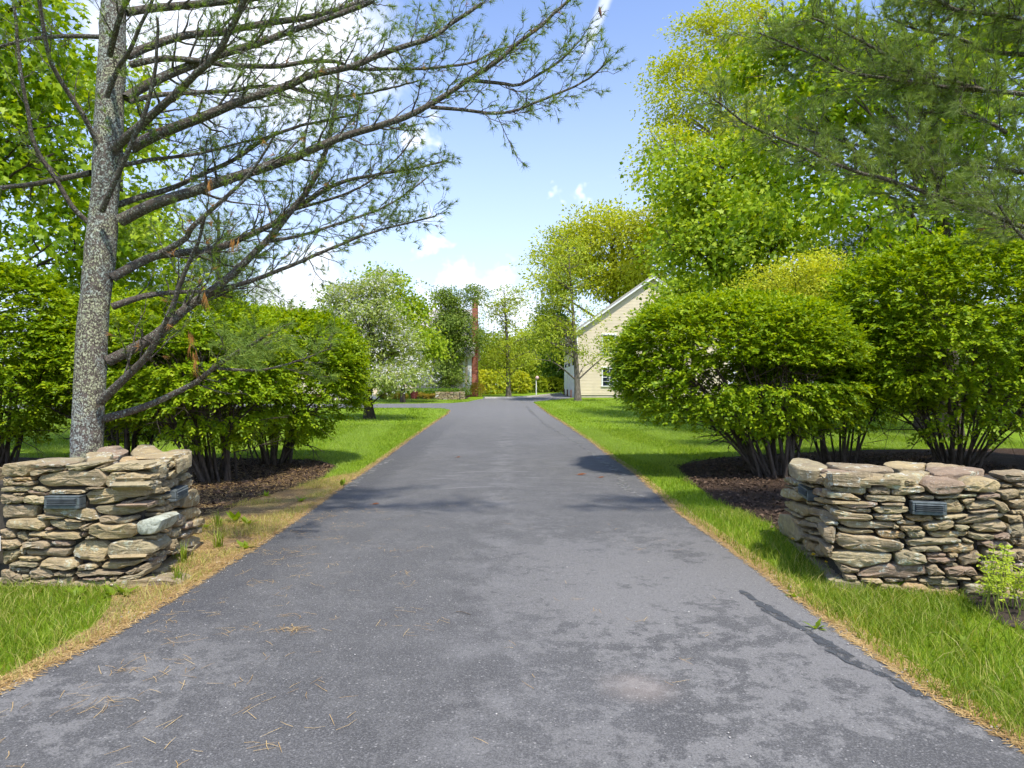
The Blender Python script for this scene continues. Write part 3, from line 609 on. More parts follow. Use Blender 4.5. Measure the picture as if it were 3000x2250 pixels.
def base_course(parent, pln):
    r = np.random.default_rng(77); u = -.03
    while u < pln.len:
        L = r.uniform(.16, .36); stone(parent, pln, [(u, -.09), (u + L, -.09), (u + L - .01, .035 + r.normal() * .012), (u + .01, .04 + r.normal() * .012)], .22, r, proud=-.012); u += L + .008
for pln in (PLF, PLS): base_course(lw, pln)
for i, q in enumerate(LT): slab(lw, q, 0, 1280, 3.686, .885, .10, 40 + i)
# the wall running on to the left, out of the picture
rg = np.random.default_rng(5)
for row in range(9):
    u = -.07 - rg.uniform(0, .2); z = .02 + row * .092
    while u > -1.8:
        L = rg.uniform(.18, .42); h = rg.uniform(.075, .088)
        stone(lw, PLF, [(u - L, z), (u - .012, z + rg.normal() * .006), (u, z + h), (u - L + .01, z + h)], .26, rg)
        u -= L + .008
for i in range(4):
    x = -4.0 - i * .5
    class Flat0:
        def w(self, u, v, off): return np.array((u, v, .845 + off))
    stone(lw, Flat0(), [(x, 5.12), (x, 5.5), (x + .05, 5.85), (x - .47, 5.86), (x - .49, 5.12)], .10, rg, proud=0.0)
core = Boxes(); core.box(-5.6, -3.72, 5.22, 5.86, -.1, .745); core.quad((-3.72, 5.22, -.1), (-2.78, 5.22, -.1), (-2.78, 5.22, .8), (-3.72, 5.22, .8)); core.quad((-2.78, 5.22, -.1), (-2.97, 6.3, -.1), (-2.97, 6.3, .8), (-2.78, 5.22, .8)); core.quad((-3.72, 5.22, .8), (-2.78, 5.22, .8), (-2.97, 6.3, .8), (-3.72, 6.3, .8)); core.quad((-3.72, 6.3, -.1), (-3.72, 6.3, .8), (-2.97, 6.3, .8), (-2.97, 6.3, -.1)); core.build('rubble_core', MATS['rubble'], lw)
lamp(lw, PLF, [(507 / 3.686, 1280 + 632 / 3.686), (888 / 3.686, 1280 + 630 / 3.686), (885 / 3.686, 1280 + 768 / 3.686), (505 / 3.686, 1280 + 772 / 3.686)], 'slatted verdigris step light set in the front of the left wall')
q = lambda x, y: (380 + x / 4.146, 1290 + y / 4.146)
lamp(lw, PLS, [q(492, 606), q(655, 558), q(665, 682), q(520, 728)], 'slatted verdigris step light on the drive side of the left wall')
# edge of a plaque on the wall at the picture's left border
pl = thing('plaque', (-4.05, 5.08, .35), 'white chamfered plaque on the wall, cut off by the left picture edge', 'plaque')
def octo(u0, u1, z0, z1, c): return [(u0 + c, z0), (u1 - c, z0), (u1, z0 + c), (u1, z1 - c), (u1 - c, z1), (u0 + c, z1), (u0, z1 - c), (u0, z0 + c)]
for nm, ins, y0, y1, mt in (('plate', 0, 5.10, 5.075, 'white_trim'), ('border', .010, 5.0745, 5.0725, 'grey_plaque'), ('panel', .017, 5.072, 5.070, 'white_trim')):
    o8 = octo(-4.22 + ins, -3.755 - ins, .255 + ins, .40 - ins, .022)
    V = [(x, y0, z) for x, z in o8] + [(x, y1, z) for x, z in o8]
    poly_obj(nm, V, [tuple(range(8, 16))[::-1], tuple(range(8))] + [(i, (i + 1) % 8, 8 + (i + 1) % 8, 8 + i) for i in range(8)], MATS[mt], pl)

R3F = [[(585,310),(820,308),(1500,317),(1520,420),(1100,420),(850,415),(640,410),(590,350)],[(655,425),(760,422),(1100,432),(1110,480),(1090,530),(900,515),(680,490)],[(1120,480),(1150,440),(1370,437),(1390,470),(1370,525),(1150,530)],[(1395,480),(1430,442),(1659,428),(1790,432),(1790,500),(1560,530),(1400,535)],
[(615,500),(640,487),(880,500),(1030,570),(1025,600),(850,590),(620,560)],[(1080,545),(1120,532),(1540,547),(1580,600),(1500,615),(1090,605)],[(760,602),(900,612),(1230,617),(1230,650),(1080,680),(880,685),(790,650)],[(1240,627),(1540,622),(1540,650),(1300,655)],[(720,662),(780,658),(900,690),(1150,687),(1160,735),(960,740),(760,705)],
[(1150,687),(1200,667),(1590,662),(1610,730),(1450,750),(1230,745)],[(660,700),(720,692),(900,745),(1160,762),(1170,830),(900,820),(680,780)],[(1175,770),(1260,760),(1500,752),(1540,790),(1500,830),(1200,830)],[(760,822),(900,837),(1440,852),(1475,910),(1440,930),(900,930),(780,880)],[(1450,852),(1510,822),(1700,852),(1659,888),(1470,880)],
[(740,940),(780,907),(900,950),(1180,952),(1205,990),(1000,995),(800,975)],[(1215,970),(1280,947),(1520,967),(1575,1010),(1540,1060),(1260,1045)],[(720,1000),(760,972),(1000,1002),(1200,1032),(1500,1072),(1530,1170),(1370,1210),(1100,1190),(900,1190),(760,1130),(725,1060)],[(1490,907),(1640,907),(1660,950),(1500,960)],
[(640,1290),(680,1195),(900,1192),(1100,1202),(1390,1222),(1390,1300),(1250,1340),(1060,1400),(900,1380),(700,1310)],[(770,1342),(900,1392),(1010,1405),(1000,1440),(860,1460),(790,1430)],[(960,1470),(1060,1405),(1300,1348),(1659,1362),(1815,1372),(1820,1480),(1659,1510),(1300,1515),(1000,1490)],
[(1000,1530),(1100,1512),(1270,1530),(1280,1580),(1150,1590)],[(1300,1530),(1400,1515),(1540,1527),(1540,1560),(1330,1570)],[(1180,1620),(1280,1590),(1480,1600),(1500,1680),(1200,1690)],[(820,1470),(960,1480),(1000,1530),(840,1540)]]
R4F = [[(60,192),(140,188),(155,225),(60,235)],[(190,215),(260,187),(440,197),(470,235),(430,280),(300,290),(220,265)],[(460,240),(520,192),(660,187),(705,215),(690,265),(560,275),(470,268)],[(105,292),(270,297),(275,322),(110,322)],[(275,302),(400,292),(545,282),(545,300),(400,312),(280,318)],[(335,325),(425,320),(475,380),(440,405),(335,410)],
[(440,322),(530,310),(520,335),(470,350)],[(535,307),(580,292),(690,280),(700,300),(570,325)],[(470,370),(500,347),(660,327),(680,365),(560,390),(490,385)],[(490,397),(680,380),(680,395),(500,413)],[(660,347),(710,332),(750,390),(700,410)],[(75,427),(150,422),(255,427),(260,455),(180,465),(100,455)],[(265,432),(480,412),(485,425),(400,445),(280,450)],
[(395,460),(560,412),(690,400),(720,430),(600,465),(420,480)],[(195,500),(210,467),(390,452),(395,490),(350,515),(210,522)],[(390,495),(400,484),(495,490),(490,515),(420,528)],[(500,490),(540,472),(700,452),(740,490),(730,530),(560,535),(520,515)],[(85,540),(100,520),(200,522),(205,560),(110,570)],[(0,482),(20,485),(35,500),(10,508),(-10,505)],[(40,490),(180,492),(180,515),(60,525)],
[(225,540),(300,530),(480,524),(490,545),(400,568),(260,570)],[(75,590),(100,574),(250,567),(440,572),(440,595),(260,612),(90,622)],[(480,532),(560,545),(660,552),(660,580),(540,588),(490,560)],[(445,577),(470,570),(520,595),(515,608),(455,592)],[(650,555),(740,532),(750,575),(670,583)],[(570,597),(740,585),(780,630),(640,640),(580,620)],[(0,590),(40,585),(75,620),(60,650),(0,655)],
[(95,637),(130,622),(290,619),(315,645),(280,662),(110,660)],[(315,632),(400,607),(510,607),(525,650),(400,670),(320,660)],[(0,662),(60,647),(200,667),(205,735),(20,745)],[(210,670),(340,667),(345,690),(215,695)],[(210,707),(240,697),(400,697),(405,715),(330,735),(220,725)],[(420,682),(550,652),(570,680),(550,735),(440,750)],[(215,760),(260,732),(340,805),(280,808),(220,800)],
[(335,757),(460,757),(520,757),(550,800),(480,812),(340,808)],[(580,650),(640,647),(790,657),(800,700),(720,708),(590,690)],[(560,720),(620,712),(770,722),(775,800),(690,828),(580,800)],[(220,817),(330,814),(325,828),(220,828)],[(340,814),(500,827),(495,840),(350,832)],[(160,845),(200,832),(420,842),(425,870),(330,882),(180,870)],
[(500,822),(600,815),(700,832),(690,860),(540,855)],[(250,890),(300,882),(440,887),(430,910),(280,915)],[(450,880),(480,867),(660,870),(740,892),(740,930),(600,945),(460,935)],[(40,890),(80,862),(200,867),(245,910),(200,940),(60,940)],[(75,830),(150,827),(155,852),(80,855)],[(350,670),(410,665),(405,690),(352,692)],[(340,735),(420,738),(430,755),(345,757)],[(690,835),(745,830),(750,885),(700,880)],[(740,500),(760,480),(770,560),(750,600)]]
R4B = [[(705,225),(780,220),(785,240),(710,245)],[(700,150),(841,142),(960,146),(960,210),(720,207)],[(670,260),(810,247),(815,300),(720,320),(690,300)],[(740,325),(850,320),(850,375),(760,375)],[(755,385),(841,380),(850,410),(760,410)],[(720,420),(820,417),(830,460),(740,470)],[(745,480),(850,472),(850,555),(750,565)],[(750,575),(800,570),(815,610),(780,620)],
[(805,572),(880,567),(880,630),(815,628)],[(770,645),(860,642),(860,710),(800,720)],[(780,735),(870,732),(870,780),(790,775)],[(815,250),(900,242),(900,280),(815,280)],[(818,290),(890,288),(890,315),(820,315)],[(832,418),(900,415),(900,465),(840,468)],[(760,790),(860,788),(870,860),(770,860)],[(790,212),(880,212),(880,240),(800,240)]]
R3S = [[(130,200),(150,150),(290,190),(300,300),(230,325),(140,260)],[(300,205),(540,215),(590,300),(420,305),(310,280)],[(105,322),(200,322),(245,372),(235,420),(120,370)],[(270,322),(300,298),(450,317),(440,390),(300,365)],[(440,332),(560,312),(545,400),(445,395)],[(245,372),(330,385),(500,422),(480,440),(250,410)],[(540,360),(570,352),(640,405),(650,480),(560,490)],
[(105,402),(200,425),(220,450),(110,430)],[(105,452),(180,445),(320,512),(330,560),(250,600),(110,540)],[(220,432),(260,427),(315,450),(318,500),(230,480)],[(460,490),(500,442),(550,455),(550,540),(470,530)],[(555,492),(600,492),(610,550),(560,555)],[(360,592),(450,605),(540,650),(450,650),(360,630)],[(455,562),(560,552),(710,602),(715,640),(600,640),(470,600)],
[(100,602),(150,588),(270,625),(280,740),(200,720),(100,640)],[(265,635),(410,675),(400,760),(290,780),(280,700)],[(545,642),(650,652),(660,700),(560,690)],[(410,710),(430,675),(560,695),(670,742),(720,800),(700,840),(560,790),(420,750)],[(80,682),(130,692),(330,792),(310,800),(180,750)],[(65,800),(80,745),(190,765),(230,830),(310,960),(320,1060),(240,1090),(130,1020),(70,950)],
[(200,802),(260,812),(290,870),(260,870)],[(285,860),(330,827),(490,872),(500,920),(400,900),(300,890)],[(340,812),(430,775),(590,835),(580,890),(490,865)],[(595,852),(700,835),(760,852),(760,885),(610,885)],[(500,892),(570,922),(560,970),(510,940)],[(260,907),(390,927),(380,975),(290,960)],[(390,952),(560,987),(560,1010),(400,985)],
[(565,980),(600,915),(690,895),(730,930),(720,1080),(680,1110),(600,1070)],[(320,992),(400,1005),(590,1052),(590,1100),(430,1060)],[(320,1062),(350,1040),(440,1085),(440,1190),(380,1190),(330,1130)],[(440,1160),(480,1115),(590,1135),(610,1230),(560,1250),(480,1240)],[(590,1135),(700,1132),(680,1200),(640,1280),(600,1240)],[(60,1002),(180,1062),(170,1100),(80,1050)],[(330,1200),(430,1200),(450,1260),(350,1240)]]
RT = [[(150,150),(190,112),(300,102),(420,122),(540,150),(640,172),(560,200),(300,190)],[(585,150),(640,136),(900,152),(1200,170),(1330,190),(1440,230),(1300,236),(900,222),(760,200)],[(1260,150),(1400,136),(1659,140),(1800,150),(1760,190),(1540,200),(1400,186)],[(560,206),(760,222),(1000,262),(1230,296),(900,300),(620,296)],[(1250,300),(1460,268),(1700,228),(1880,236),(1700,290),(1530,312)],
[(1760,206),(2000,180),(2300,190),(2520,215),(2260,262),(1900,282)],[(1780,160),(2060,168),(2280,180),(2080,186),(1780,196)]]
PRF = Plane((2.357, 5.10), (3.41, 4.85)); PRS = Plane((2.357, 5.10), (2.62, 6.5)); PRB = Plane((3.35, 5.45), (4.6, 5.30))
rw = thing('stone_wall', (3.1, 5.7, 0), 'dry-stone gate pillar and wall right of the driveway, behind grass and fern shoots', 'stone wall', 'dry-stone gate walls')
stones(rw, PRF, R3F, 2270, 1320, 4.046, .26, 21)
stones(rw, PRF, R4F, 2620, 1320, 2.213, .26, 22)
stones(rw, PRB, R4B, 2620, 1320, 2.213, .26, 23)
stones(rw, PRS, R3S, 2270, 1320, 4.046, .24, 24, {}, (PRF, 2424, 1))
for pln in (PRF, PRS): base_course(rw, pln)
for i, q_ in enumerate(RT): slab(rw, q_, 2270, 1320, 4.046, .835, .10, 60 + i)
core = Boxes(); core.box(2.72, 3.30, 5.14, 6.3, -.1, .74); core.quad((2.46, 5.18, -.1), (3.33, 4.97, -.1), (3.33, 4.97, .74), (2.46, 5.18, .74)); core.quad((2.46, 5.18, -.1), (2.46, 5.18, .74), (2.72, 6.3, .74), (2.72, 6.3, -.1)); core.quad((2.46, 5.18, .74), (3.33, 4.97, .74), (3.33, 6.3, .74), (2.72, 6.3, .74))
core.box(3.301, 5.2, 5.50, 6.1, -.1, .70); core.build('rubble_core', MATS['rubble'], rw)
for row in range(9):
    u = 1.02; z = .02 + row * .09
    while u < 2.2:
        L = rg.uniform(.18, .42); h = rg.uniform(.072, .086)
        stone(rw, PRB, [(u, z), (u + L, z), (u + L - .01, z + h), (u + .01, z + h)], .26, rg); u += L + .008
q4 = lambda x, y: (2620 + x / 2.213, 1320 + y / 2.213); q3 = lambda x, y: (2270 + x / 4.046, 1320 + y / 4.046)
lamp(rw, PRF, [q4(106, 328), q4(330, 332), q4(332, 416), q4(110, 412)], 'slatted slate-grey step light in the front of the right wall')
lamp(rw, PRS, [q3(322, 420), q3(448, 442), q3(440, 572), q3(325, 540)], 'slatted slate-grey step light on the drive side of the right wall')

# ------------------------------------------------------------------ garage barn on the right
def siding(x0, x1, y, z0, ztop, step=.105, ny=-1, axis='x'):
    """lapped clapboards on a wall in the plane y (or x); ztop may be a function of position"""
    b = Boxes(); z = z0
    while True:
        za, zb = z, z + step
        if axis == 'x':
            xa, xb = x0, x1
            if callable(ztop):
                xa, xb = ztop(za)
                xc, xd = ztop(min(zb, z0 + 50))
                if xb - xa < .12: break
            else:
                if za >= ztop - .01: break
                zb = min(zb, ztop); xc, xd = xa, xb
            yo = y + ny * .022; yi = y + ny * .006
            b.quad((xa, yo, za), (xb, yo, za), (xd, yi, zb), (xc, yi, zb)); b.quad((xa, y, za), (xb, y, za), (xb, yo, za), (xa, yo, za))
        else:
            if za >= ztop - .01: break
            zb = min(zb, ztop); xo = y + ny * .022; xi = y + ny * .006
            b.quad((xo, x1, za), (xo, x0, za), (xi, x0, zb), (xi, x1, zb)); b.quad((y, x1, za), (y, x0, za), (xo, x0, za), (xo, x1, za))
        z = zb
    return b
def window_front(parent, xc, y, z0, z1, wid, cols, rows, hood=True):
    """a double-hung window with casing in a wall that faces the camera"""
    w2 = wid / 2; t_ = .10
    fr = Boxes(); fr.box(xc - w2 - t_, xc - w2, y - .06, y + .05, z0, z1); fr.box(xc + w2, xc + w2 + t_, y - .06, y + .05, z0, z1)
    fr.box(xc - w2 - t_ - .03, xc + w2 + t_ + .03, y - .09, y + .05, z1, z1 + .14); fr.box(xc - w2 - t_ - .03, xc + w2 + t_ + .03, y - .10, y + .05, z0 - .06, z0)
    wo = fr.build('window', MATS['white_trim'], parent)
    Boxes().box(xc - w2, xc + w2, y - .030, y - .026, z0, z1).build('pane', MATS['window_glass'], wo)
    mu = Boxes(); zm = (z0 + z1) / 2; mu.box(xc - w2, xc + w2, y - .042, y - .031, zm - .025, zm + .025)
    for i in range(1, cols): mu.box(xc - w2 + wid * i / cols - .010, xc - w2 + wid * i / cols + .010, y - .040, y - .0315, z0, zm - .025); mu.box(xc - w2 + wid * i / cols - .010, xc - w2 + wid * i / cols + .010, y - .040, y - .0315, zm + .025, z1)
    for i in range(1, rows):
        if i * 2 != rows: zz = z0 + (z1 - z0) * i / rows; mu.box(xc - w2, xc + w2, y - .0395, y - .0318, zz - .010, zz + .010)
    mu.build('glazing_bar', MATS['white_trim'], wo)
GX0, GX1, GY0, GY1, GZ = 4.62, 15.6, 50.0, 61.0, .50
EAVE = 5.35; APX = (GX0 + GX1) / 2; APZ = EAVE + (APX - GX0) * .70
ga = thing('garage', (APX, (GY0 + GY1) / 2, GZ), 'cream clapboard two-storey garage barn standing behind the right lawn', 'building')
bw = Boxes(); bw.box(GX0, GX1, GY0, GY1, GZ + .2, EAVE)
bw.quad((GX0, GY0, EAVE), (GX1, GY0, EAVE), (APX, GY0, APZ)); bw.quad((GX1, GY1, EAVE), (GX0, GY1, EAVE), (APX, GY1, APZ)); bw.build('wall', MATS['clapboard'], ga)
Boxes().box(GX0 + .02, GX1 - .02, GY0 + .02, GY1 - .02, GZ - .4, GZ + .24).build('foundation', MATS['foundation'], ga)
siding(GX0, GX1, GY0, GZ + .22, EAVE).build('clapboard_siding', MATS['clapboard'], ga)
siding(GX0, GX1, GY0, EAVE, lambda z: (GX0 + (z - EAVE) / .70, GX1 - (z - EAVE) / .70)).build('clapboard_siding', MATS['clapboard'], ga)
siding(GY0, GY1, GX0, GZ + .22, EAVE, axis='y').build('clapboard_siding', MATS['clapboard'], ga)
cb = Boxes(); cb.box(GX0 - .032, GX0 + .12, GY0 - .032, GY0 + .12, GZ + .2, EAVE); cb.build('corner_board', MATS['white_trim'], ga); Boxes().box(GX0 - .03, GX0 + .1, GY1 - .12, GY1 + .03, GZ + .2, EAVE).build('corner_board', MATS['white_trim'], ga)
def rake(parent, xa, za, xb, zb, y, mat, thick=.22, proud=.05):
    b = Boxes(); b.quad((xa, y - proud, za - thick), (xb, y - proud, zb - thick), (xb, y - proud, zb), (xa, y - proud, za))
    b.quad((xa, y - proud, za - thick), (xa, y, za - thick), (xb, y, zb - thick), (xb, y - proud, zb - thick)); b.build('rake_board', MATS[mat], parent)
ov = .35
rake(ga, GX0 - ov, EAVE - ov * .7 + .12, APX, APZ + .12, GY0 - .25, 'white_trim', .26); rake(ga, GX1 + ov, EAVE - ov * .7 + .12, APX, APZ + .12, GY0 - .25, 'white_trim', .26)
rf = Boxes()
for sx, xe in ((-1, GX0 - ov), (1, GX1 + ov)):
    zE = EAVE - ov * .7 + .12
    rf.quad((xe, GY0 - .32, zE + .03), (xe, GY1 + .3, zE + .03), (APX, GY1 + .3, APZ + .15), (APX, GY0 - .32, APZ + .15))
    rf.quad((xe, GY0 - .32, zE - .10), (xe, GY1 + .3, zE - .10), (APX, GY1 + .3, APZ + .02), (APX, GY0 - .32, APZ + .02))
    rf.quad((xe, GY0 - .32, zE - .10), (xe, GY0 - .32, zE + .03), (APX, GY0 - .32, APZ + .15), (APX, GY0 - .32, APZ + .02)); rf.quad((xe, GY0 - .32, zE - .10), (xe, GY1 + .3, zE - .10), (xe, GY1 + .3, zE + .03), (xe, GY0 - .32, zE + .03))
rf.build('roof', MATS['roof_shingle'], ga)
Boxes().box(GX0 - ov + .02, GX0 - .035, GY0 - .2, GY1 + .2, EAVE - .28, EAVE - .12).build('soffit', MATS['white_trim'], ga)
def wpos(px, py): return P(px, py, GY0)
for (x0, y0, x1, y1, c, r) in ((1766, 982, 1801, 1034, 2, 4), (1766, 1080, 1806, 1130, 2, 4)):
    a_, b_ = wpos(x0, y1), wpos(x1, y0); window_front(ga, (a_[0] + b_[0]) / 2, GY0, a_[2], b_[2], b_[0] - a_[0], c, r)
a_ = wpos(2010, 1034); window_front(ga, a_[0], GY0, wpos(0, 1034)[2], wpos(0, 982)[2], .86, 2, 4); window_front(ga, a_[0], GY0, wpos(0, 1130)[2], wpos(0, 1080)[2], .98, 2, 4)
# garage doors on the drive side
for i in range(3):
    y0 = GY0 + .7 + i * 3.4; d = Boxes(); d.box(GX0 - .05, GX0 + .02, y0, y0 + 2.75, GZ + .02, GZ + 2.45)
    do = d.build('garage_door', MATS['garage_door'], ga)
    for r in range(4):
        for c in range(4):
            Boxes().box(GX0 - .062, GX0 - .052, y0 + .12 + c * .66, y0 + .66 + c * .66, GZ + .12 + r * .6, GZ + .58 + r * .6).build('door_panel', MATS['garage_door'], do)
    f = Boxes(); f.box(GX0 - .07, GX0 + .01, y0 - .16, y0 - .002, GZ + .02, GZ + 2.62); f.box(GX0 - .07, GX0 + .01, y0 + 2.752, y0 + 2.91, GZ + .02, GZ + 2.62); f.box(GX0 - .075, GX0 + .01, y0 - .002, y0 + 2.752, GZ + 2.452, GZ + 2.63); f.build('door_casing', MATS['white_trim'], ga)
    lt = Boxes(); lt.box(GX0 - .26, GX0 - .14, y0 - .36, y0 - .24, GZ + 2.35, GZ + 2.6); lt.box(GX0 - .2, GX0 - .02, y0 - .33, y0 - .27, GZ + 2.6, GZ + 2.66); lt.build('wall_lantern', MATS['dark_iron'], ga)
    [Boxes().box(GX0 - .05, GX0 - .026, y0 + .3 + j * .9, y0 + .75 + j * .9, 3.9, 4.7).build('window', MATS['window_glass'], ga) for j in range(3)]
for i in range(3):
    p = thing('bollard', (GX0 - .35, GY0 + .25 + i * 3.3, GZ), 'short rusty steel bollard guarding a garage door jamb, ' + ('nearest the lawn', 'middle of three', 'farthest of three')[i], 'bollard', 'bollards by the garage doors')
    tb = Tubes(); tb.add([(GX0 - .35, GY0 + .25 + i * 3.3, z) for z in (GZ - .1, GZ + .55, GZ + .6)], [.05, .05, .015], 8); tb.build('post', MATS['cone_brown'], p)

# ------------------------------------------------------------------ house on the left
HX0, HX1, HY0, HY1, HZ = -22.0, -3.12, 53.0, 61.5, .53
HE, HR = 3.75, 7.45
ho = thing('house', ((HX0 + HX1) / 2, 57, HZ), 'cream clapboard house with brick end chimney behind the blossoming tree', 'building')
bw = Boxes(); bw.box(HX0, HX1, HY0, HY1, HZ + .2, HE); bw.quad((HX1, HY0, HE), (HX1, HY1, HE), (HX1, (HY0 + HY1) / 2, HR)); bw.quad((HX0, HY1, HE), (HX0, HY0, HE), (HX0, (HY0 + HY1) / 2, HR)); bw.build('wall', MATS['clapboard'], ho)
Boxes().box(HX0 + .02, HX1 - .02, HY0 + .02, HY1 - .02, HZ - .5, HZ + .26).build('foundation', MATS['red_brick'], ho)
siding(HX0, HX1, HY0, HZ + .22, HE).build('clapboard_siding', MATS['clapboard'], ho)
cb = Boxes(); cb.box(HX1 - .26, HX1 + .03, HY0 - .035, HY0 + .12, HZ + .2, HE); cb.build('corner_board', MATS['white_trim'], ho); Boxes().box(HX1 - .62, HX1 - .46, HY0 - .035, HY0 + .02, HZ + .2, HE - .2).build('downpipe', MATS['white_trim'], ho); Boxes().box(HX0, HX1 + .2, HY0 - .32, HY0 - .04, HE - .2, HE - .02).build('fascia', MATS['white_trim'], ho)
rf = Boxes(); rm = (HY0 + HY1) / 2
for ye in (HY0 - .4, HY1 + .4):
    rf.quad((HX0 - .3, ye, HE + .02), (HX1 + .3, ye, HE + .02), (HX1 + .3, rm, HR + .2), (HX0 - .3, rm, HR + .2)); rf.quad((HX0 - .3, ye, HE - .12), (HX1 + .3, ye, HE - .12), (HX1 + .3, rm, HR + .06), (HX0 - .3, rm, HR + .06))
    rf.quad((HX0 - .3, ye, HE - .12), (HX1 + .3, ye, HE - .12), (HX1 + .3, ye, HE + .02), (HX0 - .3, ye, HE + .02)); rf.quad((HX1 + .3, ye, HE - .12), (HX1 + .3, rm, HR + .06), (HX1 + .3, rm, HR + .2), (HX1 + .3, ye, HE + .02))
rf.build('roof', MATS['roof_shingle'], ho)
ch = Boxes(); cy = HY0 + .45; ch.box(HX1 + .032, HX1 + .44, cy, cy + 1.9, HZ - .1, 2.45); ch.box(HX1 + .032, HX1 + .44, cy + .3, cy + 1.5, 2.45, 7.9); ch.box(HX1 + .0, HX1 + .48, cy + .25, cy + 1.55, 7.9, 8.15)
ch.box(HX1 + .034, HX1 + .46, cy - .03, cy + 1.93, 2.38, 2.58); ch.build('chimney', MATS['red_brick'], ho)
for xc in (-4.9, -7.4, -9.8, -14.5, -17.0): window_front(ho, xc, HY0, 1.55, 3.05, .95, 3, 4)
d = Boxes(); d.box(-12.35, -11.35, HY0 - .05, HY0 + .02, HZ + .25, 2.85); dr = d.build('door', MATS['dark_iron'], ho); Boxes().box(-11.5, -11.44, HY0 - .10, HY0 - .052, 1.5, 1.56).build('handle', MATS['kerb_stone'], dr)
for xc in (-10.55, -13.2):
    c_ = Boxes(); c_.box(xc - .11, xc + .11, HY0 - 1.3, HY0 - 1.08, HZ + .2, 3.2); c_.box(xc - .16, xc + .16, HY0 - 1.35, HY0 - 1.03, 2.98, 3.2); c_.box(xc - .15, xc + .15, HY0 - 1.34, HY0 - 1.04, HZ + .2, HZ + .35); c_.build('column', MATS['white_trim'], ho)
pr = Boxes(); pr.box(-13.6, -10.15, HY0 - 1.5, HY0 - .36, 3.2, 3.5); pr.build('porch_roof', MATS['white_trim'], ho)
Boxes().box(-13.6, -10.3, HY0 - 1.6, HY0 - .03, HZ - .1, HZ + .2).build('porch_step', MATS['kerb_stone'], ho)
gp = thing('stone_step', (-9.4, 47.4, gz(47)), 'pale granite step block at the garden path', 'step'); Boxes().box(-9.65, -8.95, 47.2, 47.8, gz(47) - .05, gz(47) + .2).build('block', MATS['kerb_stone'], gp, bevel=.02)
sheet('garden_path', [(-12.5, 45.0), (-9.6, 46.1), (-8.6, 46.9), (-8.9, 47.6), (-11.2, 48), (-11.2, 52), (-12.6, 52)], .01, 'flag_stone', [46, 48, 50])
sheet('flower_bed', [(-8.7, 46.9), (-6, 46.55), (-3.9, 46.5), (-3.2, 47.4), (-3.1, 52.9), (-11, 52.9), (-11, 48.2)], .008, 'soil', [46, 48, 50])

# maroon planter
pp = G(1213, 1170); pt = thing('planter', pp, 'tall maroon glazed planter standing in front of the clipped hedge', 'planter')
prof = [(.0, .0), (.185, .0), (.20, .04), (.235, .2), (.265, .38), (.27, .46), (.285, .47), (.285, .52), (.25, .52), (.245, .47), (.0, .46)]
V, F = [], []; n = 28
for i, (r_, z_) in enumerate(prof):
    for j in range(n): V.append((pp[0] + r_ * math.cos(2 * math.pi * j / n), pp[1] + r_ * math.sin(2 * math.pi * j / n), pp[2] + z_))
for i in range(len(prof) - 1):
    for j in range(n): F.append((i * n + j, i * n + (j + 1) % n, (i + 1) * n + (j + 1) % n, (i + 1) * n + j))
poly_obj('pot', V, F, MATS['glazed_pot'], pt, smooth=True)
for k_ in range(4):
    z_ = .1 + k_ * .09; r_ = .215 + z_ * .115; tb = Tubes(); a_ = np.linspace(0, 2 * math.pi, 25); tb.add(np.stack([pp[0] + r_ * np.cos(a_), pp[1] + r_ * np.sin(a_), pp[2] + z_ + 0 * a_], 1), .008, 4); tb.build('ridge', MATS['glazed_pot'], pt)
# low stone wall in the flower bed
gw = thing('stone_wall', (-4.6, 46.4, gz(46.4)), 'low dry-stone garden wall with curved end beside the clipped hedge', 'stone wall')
bz = gz(46.2); pts = [P(1276, 1160, 46.3)[0], P(1343, 1160, 46.3)[0]]; PG1 = Plane((pts[0], 46.3), (pts[1], 46.3)); PG2 = Plane((pts[1], 46.3), (pts[1] + .38, 47.2))
rg = np.random.default_rng(9)
for pln in (PG1, PG2):
    for row in range(6):
        u = rg.uniform(-.1, 0); z = bz + .01 + row * .088
        while u < pln.len - .03:
            L = min(rg.uniform(.14, .4), pln.len + .03 - u); stone(gw, pln, [(u, z), (u + L, z), (u + L - .01, z + .08), (u + .01, z + .08)], .2, rg); u += L + .01
Boxes().box(pts[0] + .06, pts[1] + .1, 46.42, 47.1, bz - .1, bz + .48).build('rubble_core', MATS['rubble'], gw)
# lamp post by the far kerb
lp = G(1571, 1160); lpz = gz(54.0); X_ = (1571 - CX) * 54 / FPX
lpt = thing('lamp_post', (X_, 54.0, lpz), 'thin white post with round pinkish head beyond the far kerb', 'post')
tb = Tubes(); tb.add([(X_, 54, lpz - .1), (X_, 54, lpz + 1.0), (X_ - .02, 54, lpz + 1.28)], [.045, .04, .03], 8); tb.build('post', MATS['pole_white'], lpt)
a_ = np.linspace(-1, 1, 9); tb = Tubes(); tb.add(np.stack([X_ + .07 + .05 * a_, 54 + 0 * a_, lpz + 1.42 + .15 * a_], 1), .14 * np.sqrt(np.maximum(1 - a_ ** 2, .02)), 10); tb.build('lamp_head', MATS['pink_shade'], lpt)

